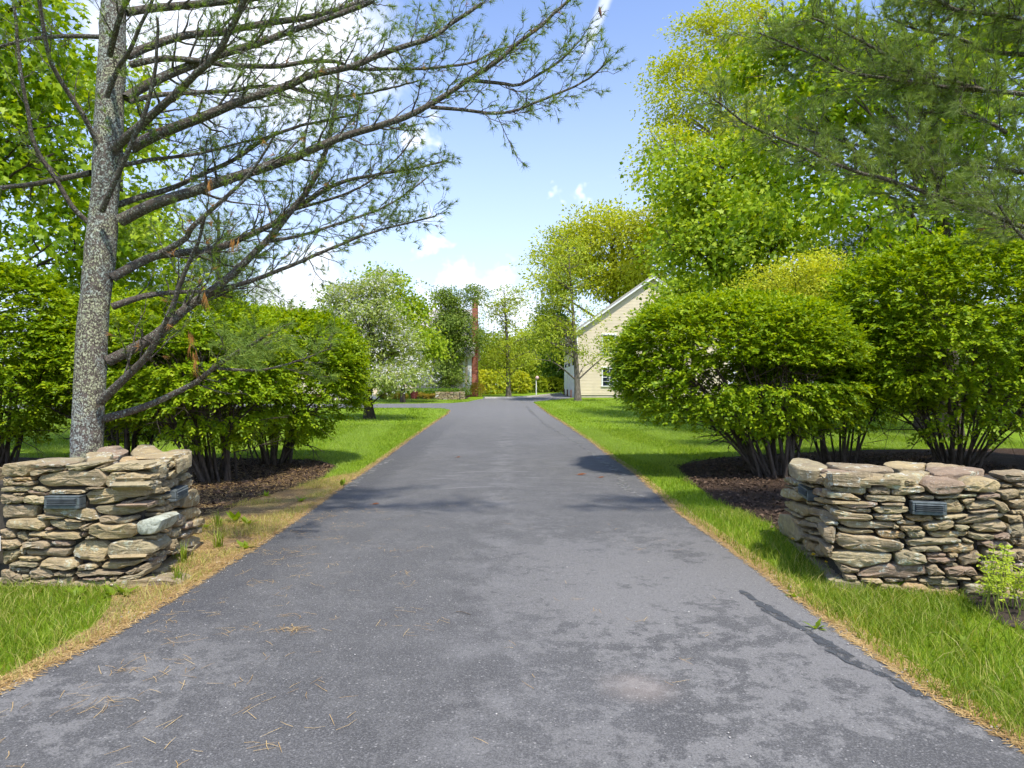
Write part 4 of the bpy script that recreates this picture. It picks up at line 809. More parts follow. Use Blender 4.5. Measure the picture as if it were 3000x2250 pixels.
# ------------------------------------------------------------------ shrubs
def bush(name, c, r, base, label, cat, seed, n_spray=2400, k=11, leaf=.085, mat='bush_leaf', cut=.30, n_stem=14, group=None, power=2.6, gap=.15, spread=.55, stem_r=.03, tpl=LEAF2):
    """a clipped, domed shrub: sprays of paired leaves over a lumpy superellipsoid, stems fanning from the base"""
    rng = np.random.default_rng(seed); c = np.array(c, float); r = np.array(r, float)
    root = thing(name, (base[0], base[1], gz(base[1])), label, cat, group)
    m = int(n_spray * 2.6); d = rnd_dirs(m, rng)
    s_ = (np.abs(d) ** power).sum(1, keepdims=True) ** (-1 / power)
    nz = Waves(seed + 1, 3.2); tier = Waves(seed + 2, 2.0); patchy = Waves(seed + 4, 1.9)
    f = np.where(rng.random(m) < .03, rng.uniform(1.02, 1.09, m), 0)
    f = np.where(f > 0, f, np.where(rng.random(m) < .80, rng.uniform(.90, 1.0, m), rng.uniform(.5, .92, m))) + .035 * nz(d * 2)
    p = c + d * s_ * r * f[:, None]
    lowf = np.clip((p[:, 2] - (c[2] - r[2])) / (2 * r[2]), 0, 1)
    dens = np.clip(.26 + 1.3 * lowf ** 1.1 + .2 * patchy(p), .16, 1)
    keep = (p[:, 2] > cut * (.7 + .6 * rng.random(m))) & (rng.random(m) < dens) & ((tier(p * np.array((.8, .8, 4.2))) > -.5 - 2.4 * (lowf - .35)) | (gap <= .1))
    p, d = p[keep][:n_spray], d[keep][:n_spray]; m = len(p)
    nrm = unit(d / r); ax = unit(nrm * np.array((1, 1, .55)) + np.array((0, 0, .12)) + rng.normal(size=(m, 3)) * .32)
    L = rng.uniform(.16, .34, m); up = unit(np.array((0, 0, 1.0)) + nrm * .7 + rng.normal(size=(m, 3)) * .22)
    side = unit(np.cross(ax, up)); t_ = (np.arange(k) // 2) / (k // 2) ; sg = np.where(np.arange(k) % 2 == 0, 1, -1)
    Pn = p[:, None] + ax[:, None] * (L[:, None] * (t_ - .6)[None])[..., None] - np.array((0, 0, .05)) * (t_ ** 2)[None, :, None]
    D = ax[:, None] * .75 + side[:, None] * (sg * .75)[None, :, None] * (1 - .7 * (np.arange(k) == k - 1))[None, :, None] + rng.normal(size=(m, k, 3)) * .22 + np.array((0, 0, -.16))
    N = up[:, None] + rng.normal(size=(m, k, 3)) * .3
    sz = leaf * rng.uniform(.65, 1.15, (m, k)) * (1 - .25 * np.abs(t_ - .5))[None]
    V, F = leaves_VF(Pn.reshape(-1, 3), D.reshape(-1, 3), N.reshape(-1, 3), sz.ravel(), tpl)
    tri_obj('foliage', V, F, MATS[mat], root, kind='stuff')
    b0 = np.array((base[0], base[1], gz(base[1]) - .05))
    for i in range(n_stem):
        tb = Tubes(); a_ = 2 * math.pi * (i + rng.uniform(0, .7)) / n_stem; rr = rng.uniform(.25, 1.0) ** .6
        st = b0 + np.array((math.cos(a_), math.sin(a_), 0)) * rng.uniform(.05, .34)
        e = c + np.array((math.cos(a_) * r[0] * rr * .86, math.sin(a_) * r[1] * rr * .86, (-.55 + 1.15 * (1 - rr ** 2) + rng.uniform(-.1, .3)) * r[2]))
        mid = st * .5 + e * .5 + np.array((math.cos(a_), math.sin(a_), 0)) * -.12 * rng.uniform(.3, 1.4) + np.array((0, 0, .18))
        path = catmull([st, mid + rng.normal(size=3) * .06, e], 10); r0 = stem_r * rng.uniform(.6, 1.25); rad = np.linspace(r0, r0 * .28, 10); tb.add(path, rad, 7)
        for q in range(7):
            j = rng.integers(3, 9); dr = unit(path[j] - path[j - 1] + rng.normal(size=3) * .7 + np.array((math.cos(a_), math.sin(a_), .5)) * .35); ln = rng.uniform(.3, .9) * min(r) / 1.3
            pa = np.array([path[j] + dr * ln * x + rng.normal(size=3) * .02 for x in np.linspace(0, 1, 4)]); pa[0] = path[j]; tb.add(pa, np.linspace(rad[j] * .7, .003, 4), 4)
            for q2 in range(2):
                d2 = unit(dr + rng.normal(size=3) * .6); tb.add([pa[2], pa[2] + d2 * ln * .4], [.005, .002], 3)
        tb.build('stem', MATS['stem_bark'], root)
    return root
BG = 'clipped burning bushes'
bush('burning_bush', (3.86, 12.0, 1.80), (2.08, 1.6, 1.25), (4.25, 11.3), 'dense domed burning bush right of the drive, nearest to the garage', 'shrub', 101, 7600, 11, .085, cut=.45, n_stem=26, group=BG)
bush('burning_bush', (8.5, 12.6, 2.3), (2.75, 1.8, 1.85), (8.1, 12.6), 'tallest burning bush, behind the right stone wall at the picture edge', 'shrub', 102, 9000, 11, .092, cut=.75, n_stem=28, group=BG)
bush('burning_bush', (6.1, 12.9, 1.75), (1.75, 1.2, 1.25), (6.2, 13.1), 'thin burning bush in the gap between the two big right-hand bushes', 'shrub', 107, 3600, 11, .085, cut=.6, n_stem=12, group=BG, gap=.4)
bush('burning_bush', (-5.05, 10.9, 1.68), (1.45, 1.25, 1.22), (-4.62, 10.75), 'burning bush just right of the pine trunk, over the mulch', 'shrub', 103, 5000, 11, .08, cut=.45, n_stem=22, group=BG)
bush('burning_bush', (-4.3, 13.1, 1.63), (1.52, 1.35, 1.27), (-4.45, 13.0), 'rounded burning bush at the driveway end of the left row', 'shrub', 104, 5800, 11, .08, cut=.4, n_stem=20, group=BG)
bush('burning_bush', (-7.15, 12.6, 1.75), (1.35, 1.2, 1.35), (-7.0, 12.6), 'burning bush directly behind the pine trunk', 'shrub', 105, 4000, 11, .085, cut=.5, n_stem=20, group=BG)
bush('burning_bush', (-9.6, 12.2, 2.0), (1.95, 1.4, 1.72), (-9.0, 12.0), 'tall burning bush at the left picture edge behind the stone wall', 'shrub', 106, 6400, 11, .085, cut=.55, n_stem=22, group=BG)

# ------------------------------------------------------------------ broad-leaved trees
def leafy(name, label, cat, base, trunk, r0, blobs, n_clump, per, leaf, tpl, mat, bark, seed, clump_r=.5, n_limb=26, group=None, shell=.45, flat=.55, droop=.35, lump=.10, r_top=.03, extra=None, twig=True, bough=15):
    """trunk path, limbs to the leaf clumps, and a crown of leaf clumps filling the given ellipsoids"""
    rng = np.random.default_rng(seed); root = thing(name, base, label, cat, group)
    B = np.array([list(b[:6]) for b in blobs], float); wt = np.array([b[6] if len(b) > 6 else b[3] * b[5] for b in blobs]); wt = wt / wt.sum()
    bi = rng.choice(len(B), n_clump, p=wt); d = rnd_dirs(n_clump, rng); f = rng.random(n_clump) ** shell; nz = Waves(seed + 3, 2.6)
    f = f * (1 + lump * 1.6 * nz(d * 1.7 + bi[:, None]))
    c = B[bi, :3] + d * B[bi, 3:6] * f[:, None]
    if bough:
        nb = max(8, n_clump // bough); own = rng.integers(0, nb, n_clump); cen = B[bi[:nb], :3] + (c[:nb] - B[bi[:nb], :3]) * .90; bs = clump_r * rng.uniform(.55, 1.15, nb)
        loose = (rng.random(n_clump) < .10) & (f < .9)
        q = cen[own] + rng.normal(size=(n_clump, 3)) * np.array((1, 1, .36)) * bs[own][:, None]; q[:, 2] -= .10 * ((q - cen[own])[:, :2] ** 2).sum(1) / np.maximum(bs[own], .1)
        c = np.where(loose[:, None], c, q); d = np.where(loose[:, None], d, d[:nb][own])
    outw = unit(d * B[bi, 3:6] + np.array((0, 0, .001)))
    pn = unit(np.array((0, 0, 1.0)) * flat + outw * .55 + rng.normal(size=(n_clump, 3)) * .3)
    e1 = unit(np.cross(pn, rng.normal(size=(n_clump, 3)))); e2 = np.cross(pn, e1)
    a_ = rng.uniform(0, 2 * math.pi, (n_clump, per)); rr = np.sqrt(rng.random((n_clump, per))) * clump_r * rng.uniform(.6, 1.3, (n_clump, 1))
    rad = e1[:, None] * np.cos(a_)[..., None] + e2[:, None] * np.sin(a_)[..., None]
    Pn = c[:, None] + rad * rr[..., None] + pn[:, None] * (rng.normal(size=(n_clump, per)) * clump_r * .16 - rr * .22)[..., None]
    D = rad * .8 + outw[:, None] * .5 + rng.normal(size=(n_clump, per, 3)) * .4 + np.array((0, 0, -droop))
    N = pn[:, None] + rng.normal(size=(n_clump, per, 3)) * .45
    sz = leaf * rng.uniform(.6, 1.2, (n_clump, per))
    V, F = leaves_VF(Pn.reshape(-1, 3), D.reshape(-1, 3), N.reshape(-1, 3), sz.ravel(), tpl)
    cr = tri_obj('crown', V, F, MATS[mat], root, kind='stuff')
    tp = catmull(trunk, 16); tr = np.linspace(r0, r_top, 16) ; tr[0] *= 1.35; tr[1] *= 1.1
    tb = Tubes(); tb.add(tp, tr, 10); tb.build('trunk', MATS[bark], root)
    lb = Tubes(); order = rng.permutation(n_clump)[:n_limb]
    for i in order:
        e = c[i]; zc = tp[:, 2]; j = int(np.clip(np.searchsorted(zc, e[2] - np.linalg.norm((e - tp[8])[:2]) * rng.uniform(.45, .9)), 2, 14))
        s_ = tp[j]; L = np.linalg.norm(e - s_); mid = s_ * .45 + e * .55 + np.array((0, 0, .06 * L)) + rng.normal(size=3) * .06 * L
        pa = catmull([s_, mid, e], 9); r_ = min(tr[j] * .62, .012 + .016 * L); lb.add(pa, np.linspace(r_, .006, 9), 5)
        if twig:
            for q in range(4):
                jj = rng.integers(3, 8); e2_ = c[rng.integers(n_clump)] ; v = unit(unit(e - s_) + rng.normal(size=3) * .75); ln = rng.uniform(.12, .3) * L
                lb.add(catmull([pa[jj], pa[jj] + v * ln * .5 + rng.normal(size=3) * .03 * ln, pa[jj] + v * ln], 4), np.linspace(r_ * .35, .004, 4), 4)
    if n_limb: lb.build('branchwork', MATS[bark], root)
    return root, c
def blob(px, py, Z, rx, rz, ry=None, wgt=None):
    p = P(px, py, Z); a, b = rx * Z / FPX, rz * Z / FPX; q = [p[0], p[1], p[2], a, ry if ry else (a + b) / 2, b]
    return q + ([wgt] if wgt else [])
def up(px, Z, *pts):
    """trunk path from pixel columns at depth Z: starts on the ground"""
    g = np.array(((px - CX) * Z / FPX, Z, gz(Z) - .1)); return [g] + [P(x, y, Z + dz) for x, y, dz in pts]

# left side: maples behind the pine
leafy('maple_tree', 'big dark green maple filling the upper left corner behind the pine', 'tree', ((-120 - CX) * 14 / FPX, 14, 0), up(-120, 14, (-110, 900, 0), (-60, 500, 0), (-20, 100, 0), (0, -400, 0)), .24,
      [blob(60, 330, 14, 230, 430, 2.0), blob(-150, 100, 14, 330, 480, 2.4), blob(120, 650, 13.5, 170, 160, 1.4), blob(40, 60, 13.2, 220, 200, 1.4), blob(-220, 600, 14, 260, 200, 1.8)], 1050, 12, .16, MAPLE, 'maple_leaf', 'dark_bark', 201, .45, 30, 'maples beside the drive')
leafy('maple_tree', 'bright green maple showing just right of the pine trunk', 'tree', ((330 - CX) * 17.5 / FPX, 17.5, .03), up(330, 17.5, (345, 900, 0), (350, 500, 0), (360, 150, 0)), .2,
      [blob(330, 330, 17.5, 145, 240, 1.6), blob(350, 640, 17, 140, 190, 1.6), blob(290, 830, 17, 260, 110, 1.6), blob(400, 800, 17, 130, 110, 1.4)], 640, 12, .165, MAPLE, 'maple_pale_leaf', 'dark_bark', 202, .45, 24, 'maples beside the drive')
# right side
leafy('maple_tree', 'large shady maple behind the right pine boughs at the upper right', 'tree', ((2780 - CX) * 19 / FPX, 19, gz(19)), up(2780, 19, (2770, 800, 0), (2740, 400, 0), (2720, -100, 0)), .3,
      [blob(2560, 150, 19, 320, 300, 2.6), blob(2820, 350, 19.5, 330, 380, 2.8), blob(2420, 330, 18.5, 240, 230, 2.2), blob(2480, 560, 18, 330, 190, 2.2), blob(2330, 120, 19.5, 190, 190, 2.0), blob(2850, 640, 18.5, 240, 120, 2.0), blob(2950, 0, 19, 260, 300, 2.5)], 2250, 11, .175, MAPLE, 'maple_leaf', 'dark_bark', 203, .52, 46, 'maples beside the drive')
leafy('maple_tree', 'mid green maple in front of the yellow oak, above the domed bush', 'tree', ((2230 - CX) * 27 / FPX, 27, gz(27)), up(2230, 27, (2225, 900, 0), (2200, 600, 0), (2170, 350, 0)), .26,
      [blob(2110, 560, 27, 200, 150, 2.6), blob(2060, 740, 26.5, 150, 140, 2.4), blob(2250, 680, 26, 260, 150, 2.6), blob(2350, 820, 25, 240, 80, 2.2), blob(2000, 480, 28, 120, 100, 2.0), blob(2240, 460, 27, 190, 130, 2.4)], 2000, 12, .18, BROAD, 'maple_pale_leaf', 'dark_bark', 204, .60, 34, 'maples beside the drive')
leafy('maple_tree', 'low rounded pale maple beside the garage gable', 'tree', ((2030 - CX) * 34 / FPX, 34, gz(34)), up(2030, 34, (2030, 1000, 0), (2010, 850, 0)), .16,
      [blob(2000, 850, 34, 110, 95, 2.0), blob(1960, 900, 34, 75, 70, 1.5), blob(2130, 800, 34, 130, 110, 2.2)], 620, 12, .2, BROAD, 'maple_pale_leaf', 'dark_bark', 205, .6, 16, 'maples beside the drive')
leafy('oak_tree', 'tall yellow-leafed oak reaching the top of the picture right of the sky gap', 'tree', ((2180 - CX) * 52 / FPX, 52, gz(52)), up(2180, 52, (2160, 900, 0), (2120, 600, 0), (2110, 300, 0), (2130, 40, 0)), .42,
      [blob(2120, 180, 52, 190, 210, 3.6), blob(2010, 290, 51, 130, 130, 2.6), blob(1950, 440, 50.5, 120, 70, 2.2), blob(2060, 420, 52, 170, 120, 3.0), blob(2200, 60, 53, 170, 110, 3.0), blob(2250, 330, 53, 150, 200, 3), blob(1900, 490, 49.5, 50, 35, 1.2)], 2400, 14, .26, LEAF2, 'oak_leaf', 'grey_bark', 206, .8, 60, 'yellow oaks in new leaf')
leafy('oak_tree', 'yellow-leafed oak standing behind the garage roof', 'tree', ((1800 - CX) * 66 / FPX, 66, gz(66)), up(1800, 66, (1800, 900, 0), (1790, 700, 0), (1780, 600, 0)), .45,
      [blob(1770, 660, 66, 120, 80, 4.5), blob(1860, 720, 66, 130, 110, 4.5), blob(1680, 720, 67, 110, 90, 4.0), blob(1790, 800, 65, 150, 80, 4.5), blob(1640, 820, 66, 90, 90, 3.5), blob(1900, 820, 64, 110, 90, 4), blob(1960, 640, 64, 90, 90, 4)], 2500, 13, .34, LEAF2, 'oak_leaf', 'grey_bark', 207, 1.0, 40, 'yellow oaks in new leaf')
leafy('young_tree', 'slender thin-leaved young tree standing in front of the garage corner', 'tree', ((1693 - CX) * 44.5 / FPX, 44.5, gz(44.5)), up(1693, 44.5, (1690, 1100, 0), (1684, 1000, 0), (1676, 880, 0), (1668, 780, 0), (1662, 690, 0)), .20,
      [blob(1672, 960, 44.5, 140, 130, 2.8), blob(1610, 1030, 44, 95, 50, 2.0), blob(1760, 1020, 44, 85, 60, 2.0), blob(1640, 830, 44.5, 80, 120, 1.8), blob(1610, 740, 44.5, 45, 80, 1.2), blob(1690, 740, 44.5, 60, 90, 1.4), blob(1580, 960, 44, 40, 100, 1.4)], 1000, 11, .17, LEAF2, 'young_leaf', 'grey_bark', 208, .5, 70, 'young trees at the drive fork', r_top=.02)
leafy('young_tree', 'round-headed young tree with airy top beyond the far kerb', 'tree', ((1490 - CX) * 53 / FPX, 53, gz(53)), up(1490, 53, (1489, 1100, 0), (1486, 1000, 0), (1480, 900, 0), (1475, 850, 0)), .20,
      [blob(1488, 1060, 53, 85, 50, 2.0), blob(1485, 1010, 53, 80, 60, 2.0), blob(1475, 930, 53, 50, 75, 1.3), blob(1500, 880, 53, 45, 50, 1.2), blob(1440, 1010, 53, 35, 60, 1.2)], 560, 11, .19, LEAF2, 'young_leaf', 'grey_bark', 209, .5, 40, 'young trees at the drive fork', r_top=.02)
# crabapple in blossom
ct, cc = leafy('crabapple_tree', 'crabapple tree covered in white blossom left of the drive', 'tree', ((1081 - CX) * 27.5 / FPX, 27.5, gz(27.5)), up(1083, 27.5, (1078, 1150, 0), (1085, 1050, 0), (1090, 900, 0)), .22,
      [blob(1080, 920, 27.5, 110, 110, 1.9), blob(1140, 1010, 27.3, 110, 95, 1.8), blob(1010, 980, 27.5, 100, 110, 1.7), blob(1150, 1090, 27, 130, 50, 1.6), blob(1040, 1090, 27, 90, 60, 1.5), blob(1100, 840, 27.5, 60, 60, 1.2), blob(1210, 1080, 27.2, 60, 45, 1.2), blob(990, 870, 27.8, 60, 60, 1.2)], 2000, 12, .14, LEAF2, 'apple_leaf', 'dark_bark', 210, .34, 40)
rng = np.random.default_rng(3); ii = rng.integers(len(cc), size=2600); Pn = cc[ii] + rng.normal(size=(2600, 3)) * .2 + np.array((0, -.1, .05))
Pn = np.repeat(Pn, 5, 0) + rng.normal(size=(13000, 3)) * .035; V, F = leaves_VF(Pn, rng.normal(size=(13000, 3)), rng.normal(size=(13000, 3)) + np.array((0, -.4, .8)), .075 * rng.uniform(.7, 1.2, 13000), LEAF2)
tri_obj('blossom', V, F, MATS['petal'], ct, kind='stuff')
leafy('maple_tree', 'small yellow-green maple just behind the blossoming crabapple', 'tree', ((1180 - CX) * 42 / FPX, 42, gz(42)), up(1180, 42, (1180, 1050, 0), (1185, 900, 0)), .16,
      [blob(1170, 880, 42, 70, 80, 1.8), blob(1215, 930, 42, 60, 50, 1.5), blob(1205, 1010, 42, 90, 60, 1.8), blob(1120, 820, 43, 60, 60, 1.6), blob(1250, 1000, 42, 50, 40, 1.2)], 900, 12, .19, BROAD, 'maple_pale_leaf', 'dark_bark', 211, .5, 18, 'maples beside the drive')
leafy('birch_tree', 'pale-stemmed birch draped in vines before the house corner', 'tree', ((1332 - CX) * 50.5 / FPX, 50.5, gz(50)), up(1326, 50.5, (1322, 1060, 0), (1325, 950, 0), (1320, 860, 0)), .24,
      [blob(1310, 870, 50.5, 55, 50, 1.4), blob(1326, 930, 50.5, 66, 60, 1.5), blob(1328, 1000, 50.5, 66, 55, 1.5), blob(1312, 1070, 50.3, 46, 45, 1.3), blob(1404, 985, 50.5, 24, 30, 1.0), blob(1385, 860, 50.5, 35, 40, 1), blob(1300, 990, 50.5, 40, 70, 1), blob(1312, 1112, 50.2, 40, 28, 1)], 2200, 13, .17, LEAF2, 'vine_leaf', 'birch_bark', 212, .45, 26, bough=9)

# clipped hedge, low plants, far shrubs
def hedge(name, label, x0, x1, y0, y1, z0, z1, n, leaf, mat, seed, cat='hedge'):
    rng = np.random.default_rng(seed); root = thing(name, ((x0 + x1) / 2, (y0 + y1) / 2, z0), label, cat)
    u = rng.random((n, 3)); face = rng.integers(0, 5, n)
    u[face == 0, 2] = 1 - rng.random((face == 0).sum()) * .06; u[face == 1, 1] = rng.random((face == 1).sum()) * .08; u[face == 2, 1] = rng.random((face == 2).sum()) * .08
    u[face == 3, 0] = 1 - rng.random((face == 3).sum()) * .03
    p = np.array((x0, y0, z0)) + u * np.array((x1 - x0, y1 - y0, z1 - z0)) + rng.normal(size=(n, 3)) * .02
    V, F = leaves_VF(p, rng.normal(size=(n, 3)) + np.array((0, -.5, .3)), rng.normal(size=(n, 3)) * .5 + np.array((0, -.4, .8)), leaf * rng.uniform(.6, 1.2, n), LEAF4)
    tri_obj('foliage', V, F, MATS[mat], root, kind='stuff')
    Boxes().box(x0 + .12, x1 - .12, y0 + .12, y1 - .12, z0 - .05, z1 - .12).build('twig_core', MATS['box_leaf'], root)
hy = 48.0; hedge('box_hedge', 'long clipped box hedge in front of the cream house', P(1112, 0, hy)[0], P(1344, 0, hy)[0], 47.6, 48.6, gz(48), P(0, 1139, hy)[2], 9000, .07, 'box_leaf', 301)
hedge('box_hedge', 'short lower box hedge block at the left end of the long hedge', P(1112, 0, 47)[0], P(1134, 0, 47)[0], 46.9, 47.5, gz(47), P(0, 1150, 47)[2], 1500, .07, 'box_leaf', 302)
def low_plant(name, label, px, Z, w_, h_, mat, seed, cat='plant', leaf=.07, group=None, n=120):
    x = (px - CX) * Z / FPX; return bush(name, (x, Z, gz(Z) + h_ * .5), (w_, w_ * .8, h_ * .55), (x, Z), label, cat, seed, n, 9, leaf, mat, cut=-1, n_stem=4, group=group, stem_r=.012, tpl=LEAF2)
rr_ = np.random.default_rng(31); bn = -1; ORD = ['first', 'second', 'third', 'fourth', 'fifth', 'sixth', 'seventh', 'eighth']
for i in range(9):
    px = 1132 + i * 17.0
    if 1195 < px < 1232: continue
    bn += 1
    low_plant('bronze_shrub', 'low bronze-leaved plant before the box hedge, ' + ORD[bn] + ' from the left', px, 46.85, .24, .42 * rr_.uniform(.8, 1.2), 'bronze_leaf', 320 + i, group='bronze plants along the flower bed')
low_plant('bronze_shrub', 'reddish bronze shrub at the foot of the brick chimney', 1398, 52.2, .55, 1.0, 'bronze_leaf', 341, 'shrub', .09, n=260)
low_plant('dark_shrub', 'rounded blue-green shrub behind the low garden wall end', 1362, 47.8, .42, .75, 'wood_leaf', 342, 'shrub', .07, n=240)
low_plant('lily_clump', 'small lime clump of leaves beside the porch step', 1112, 47.4, .25, .35, 'lime_leaf', 343, n=80)
def far_bush(px, Z, w_, h_, mat, seed, label, n=420):
    x = (px - CX) * Z / FPX; return bush('far_shrub', (x, Z, gz(Z) + h_ * .5), (w_, w_ * .7, h_ * .56), (x, Z), label, 'shrub', seed, n, 11, .20, mat, cut=-1, n_stem=5, group='shrubs beyond the drive', gap=.1, tpl=LEAF2)
far_bush(1430, 60, 1.5, 2.0, 'lime_leaf', 351, 'pale lime shrub just right of the brick chimney'); far_bush(1465, 64, 1.8, 2.1, 'lime_leaf', 352, 'pale lime shrub left of the round-headed young tree trunk'); far_bush(1515, 63, 1.2, 1.9, 'lime_leaf', 353, 'pale lime shrub right of the round-headed young tree trunk')
far_bush(1555, 68, 1.6, 1.6, 'young_leaf', 354, 'mid green shrub behind the white lamp post'); far_bush(1600, 70, 1.8, 1.5, 'lime_leaf', 355, 'pale shrub nearest the garage beyond the far kerb')
x_ = (2330 - CX) * 15.5 / FPX
leafy('forsythia_shrub', 'loose yellow-green shrub rising between the two big right-hand bushes', 'shrub', (x_, 15.8, .02), up(2330, 15.8, (2330, 1050, 0), (2330, 900, 0)), .05,
      [blob(2320, 850, 15.6, 190, 110, 1.1), blob(2420, 800, 15.8, 100, 90, .9), blob(2250, 900, 15.5, 140, 90, 1.0), blob(2400, 930, 15.6, 160, 90, 1.0)], 1300, 13, .075, LEAF2, 'lime_leaf', 'dark_bark', 361, .26, 60, r_top=.01)

leafy('pine_tree', 'smaller pine showing through the boughs behind the left bushes', 'tree', ((640 - CX) * 21 / FPX, 21, gz(21)), up(640, 21, (640, 900, 0), (640, 620, 0)), .14,
      [blob(640, 720, 21, 90, 120, 1.2), blob(700, 830, 21, 130, 70, 1.4), blob(560, 800, 21, 110, 80, 1.4), blob(620, 610, 21, 50, 70, .8), blob(470, 860, 20, 130, 70, 1.4)], 900, 10, .22, SPRAY, 'needle', 'dark_bark', 362, .36, 30, 'pines framing the drive', droop=.05)
leafy('hemlock_tree', 'dark hemlock in the shade between the tall right bush and the maple', 'tree', ((2700 - CX) * 22 / FPX, 22, gz(22)), up(2700, 22, (2700, 800, 0), (2700, 450, 0)), .2,
      [blob(2560, 690, 22, 180, 100, 1.6), blob(2800, 640, 22, 220, 150, 1.8), blob(2950, 720, 22, 180, 150, 1.6), blob(2680, 780, 21.5, 260, 120, 1.6), blob(2480, 780, 22, 150, 90, 1.4)], 1500, 9, .30, SPRAY, 'wood_leaf', 'dark_bark', 363, .5, 40, droop=.2)
# woods behind: a few base trees, copied
def copy_tree(root, loc, scale, rz, label, group):
    r = root.copy(); COL.objects.link(r); r.location = loc; r.scale = (scale, scale, scale); r.rotation_euler = (0, 0, rz); r['label'] = label; r['group'] = group
    for chd in list(root.children):
        c_ = chd.copy(); COL.objects.link(c_); c_.parent = r
    return r
WG = 'woods behind the garden'
wA, _ = leafy('woodland_tree', 'dark green tree in the woods behind the garage, left of its doors', 'tree', ((1625 - CX) * 72 / FPX, 72, gz(72)), up(1625, 72, (1625, 1000, 0), (1625, 880, 0)), .3,
      [blob(1625, 1000, 72, 55, 110, 2.4), blob(1640, 1090, 71, 60, 50, 2.4), blob(1610, 930, 72, 45, 60, 2)], 800, 13, .32, LEAF2, 'wood_leaf', 'dark_bark', 401, .75, 12, WG)
wB, _ = leafy('woodland_tree', 'yellow-green tree at the end of the view beyond the lamp post', 'tree', ((1540 - CX) * 88 / FPX, 88, gz(88)), up(1540, 88, (1540, 1050, 0), (1540, 950, 0)), .3,
      [blob(1545, 1020, 88, 60, 60, 3), blob(1500, 1070, 88, 60, 45, 3), blob(1580, 1080, 87, 55, 50, 3)], 800, 13, .38, LEAF2, 'young_leaf', 'dark_bark', 402, .9, 12, WG)
wr = np.random.default_rng(8)
def wood(src, px, Z, sc, label):
    copy_tree(src, ((px - CX) * Z / FPX, Z, gz(Z)), sc, wr.uniform(0, 6.28), label, WG)
WL = ((1445, 90, .95, wB), (1590, 96, 1.1, wB), (1480, 100, 1.1, wB), (1380, 96, 1.0, wA), (1655, 80, .9, wA))
PXS = [q[0] for q in WL]
for px, Z, sc, src in WL:
    wood(src, px, Z, sc, 'tree of the far woods beyond the driveway end, ' + ORD[sorted(PXS).index(px)] + ' from the left')
WL = ((700, 62, .8, wA), (520, 66, .85, wB), (860, 70, .75, wB), (330, 60, .8, wA), (150, 64, .9, wB), (-60, 58, .8, wA), (950, 66, .7, wA))
PXS = [q[0] for q in WL]
for px, Z, sc, src in WL:
    wood(src, px, Z, sc, 'tree of the woods across the lawn behind the left bushes, ' + ORD[sorted(PXS).index(px)] + ' from the left')
WL = ((2450, 30, .55, wA), (2650, 33, .62, wA), (2820, 30, .6, wA), (3000, 32, .62, wA), (3150, 29, .6, wA), (2300, 40, .6, wB), (2560, 26, .38, wA), (2900, 25, .38, wA))
PXS = [q[0] for q in WL]
for px, Z, sc, src in WL:
    wood(src, px, Z, sc, 'dark woodland tree behind the tall right-hand bushes, ' + ORD[sorted(PXS).index(px)] + ' from the left')

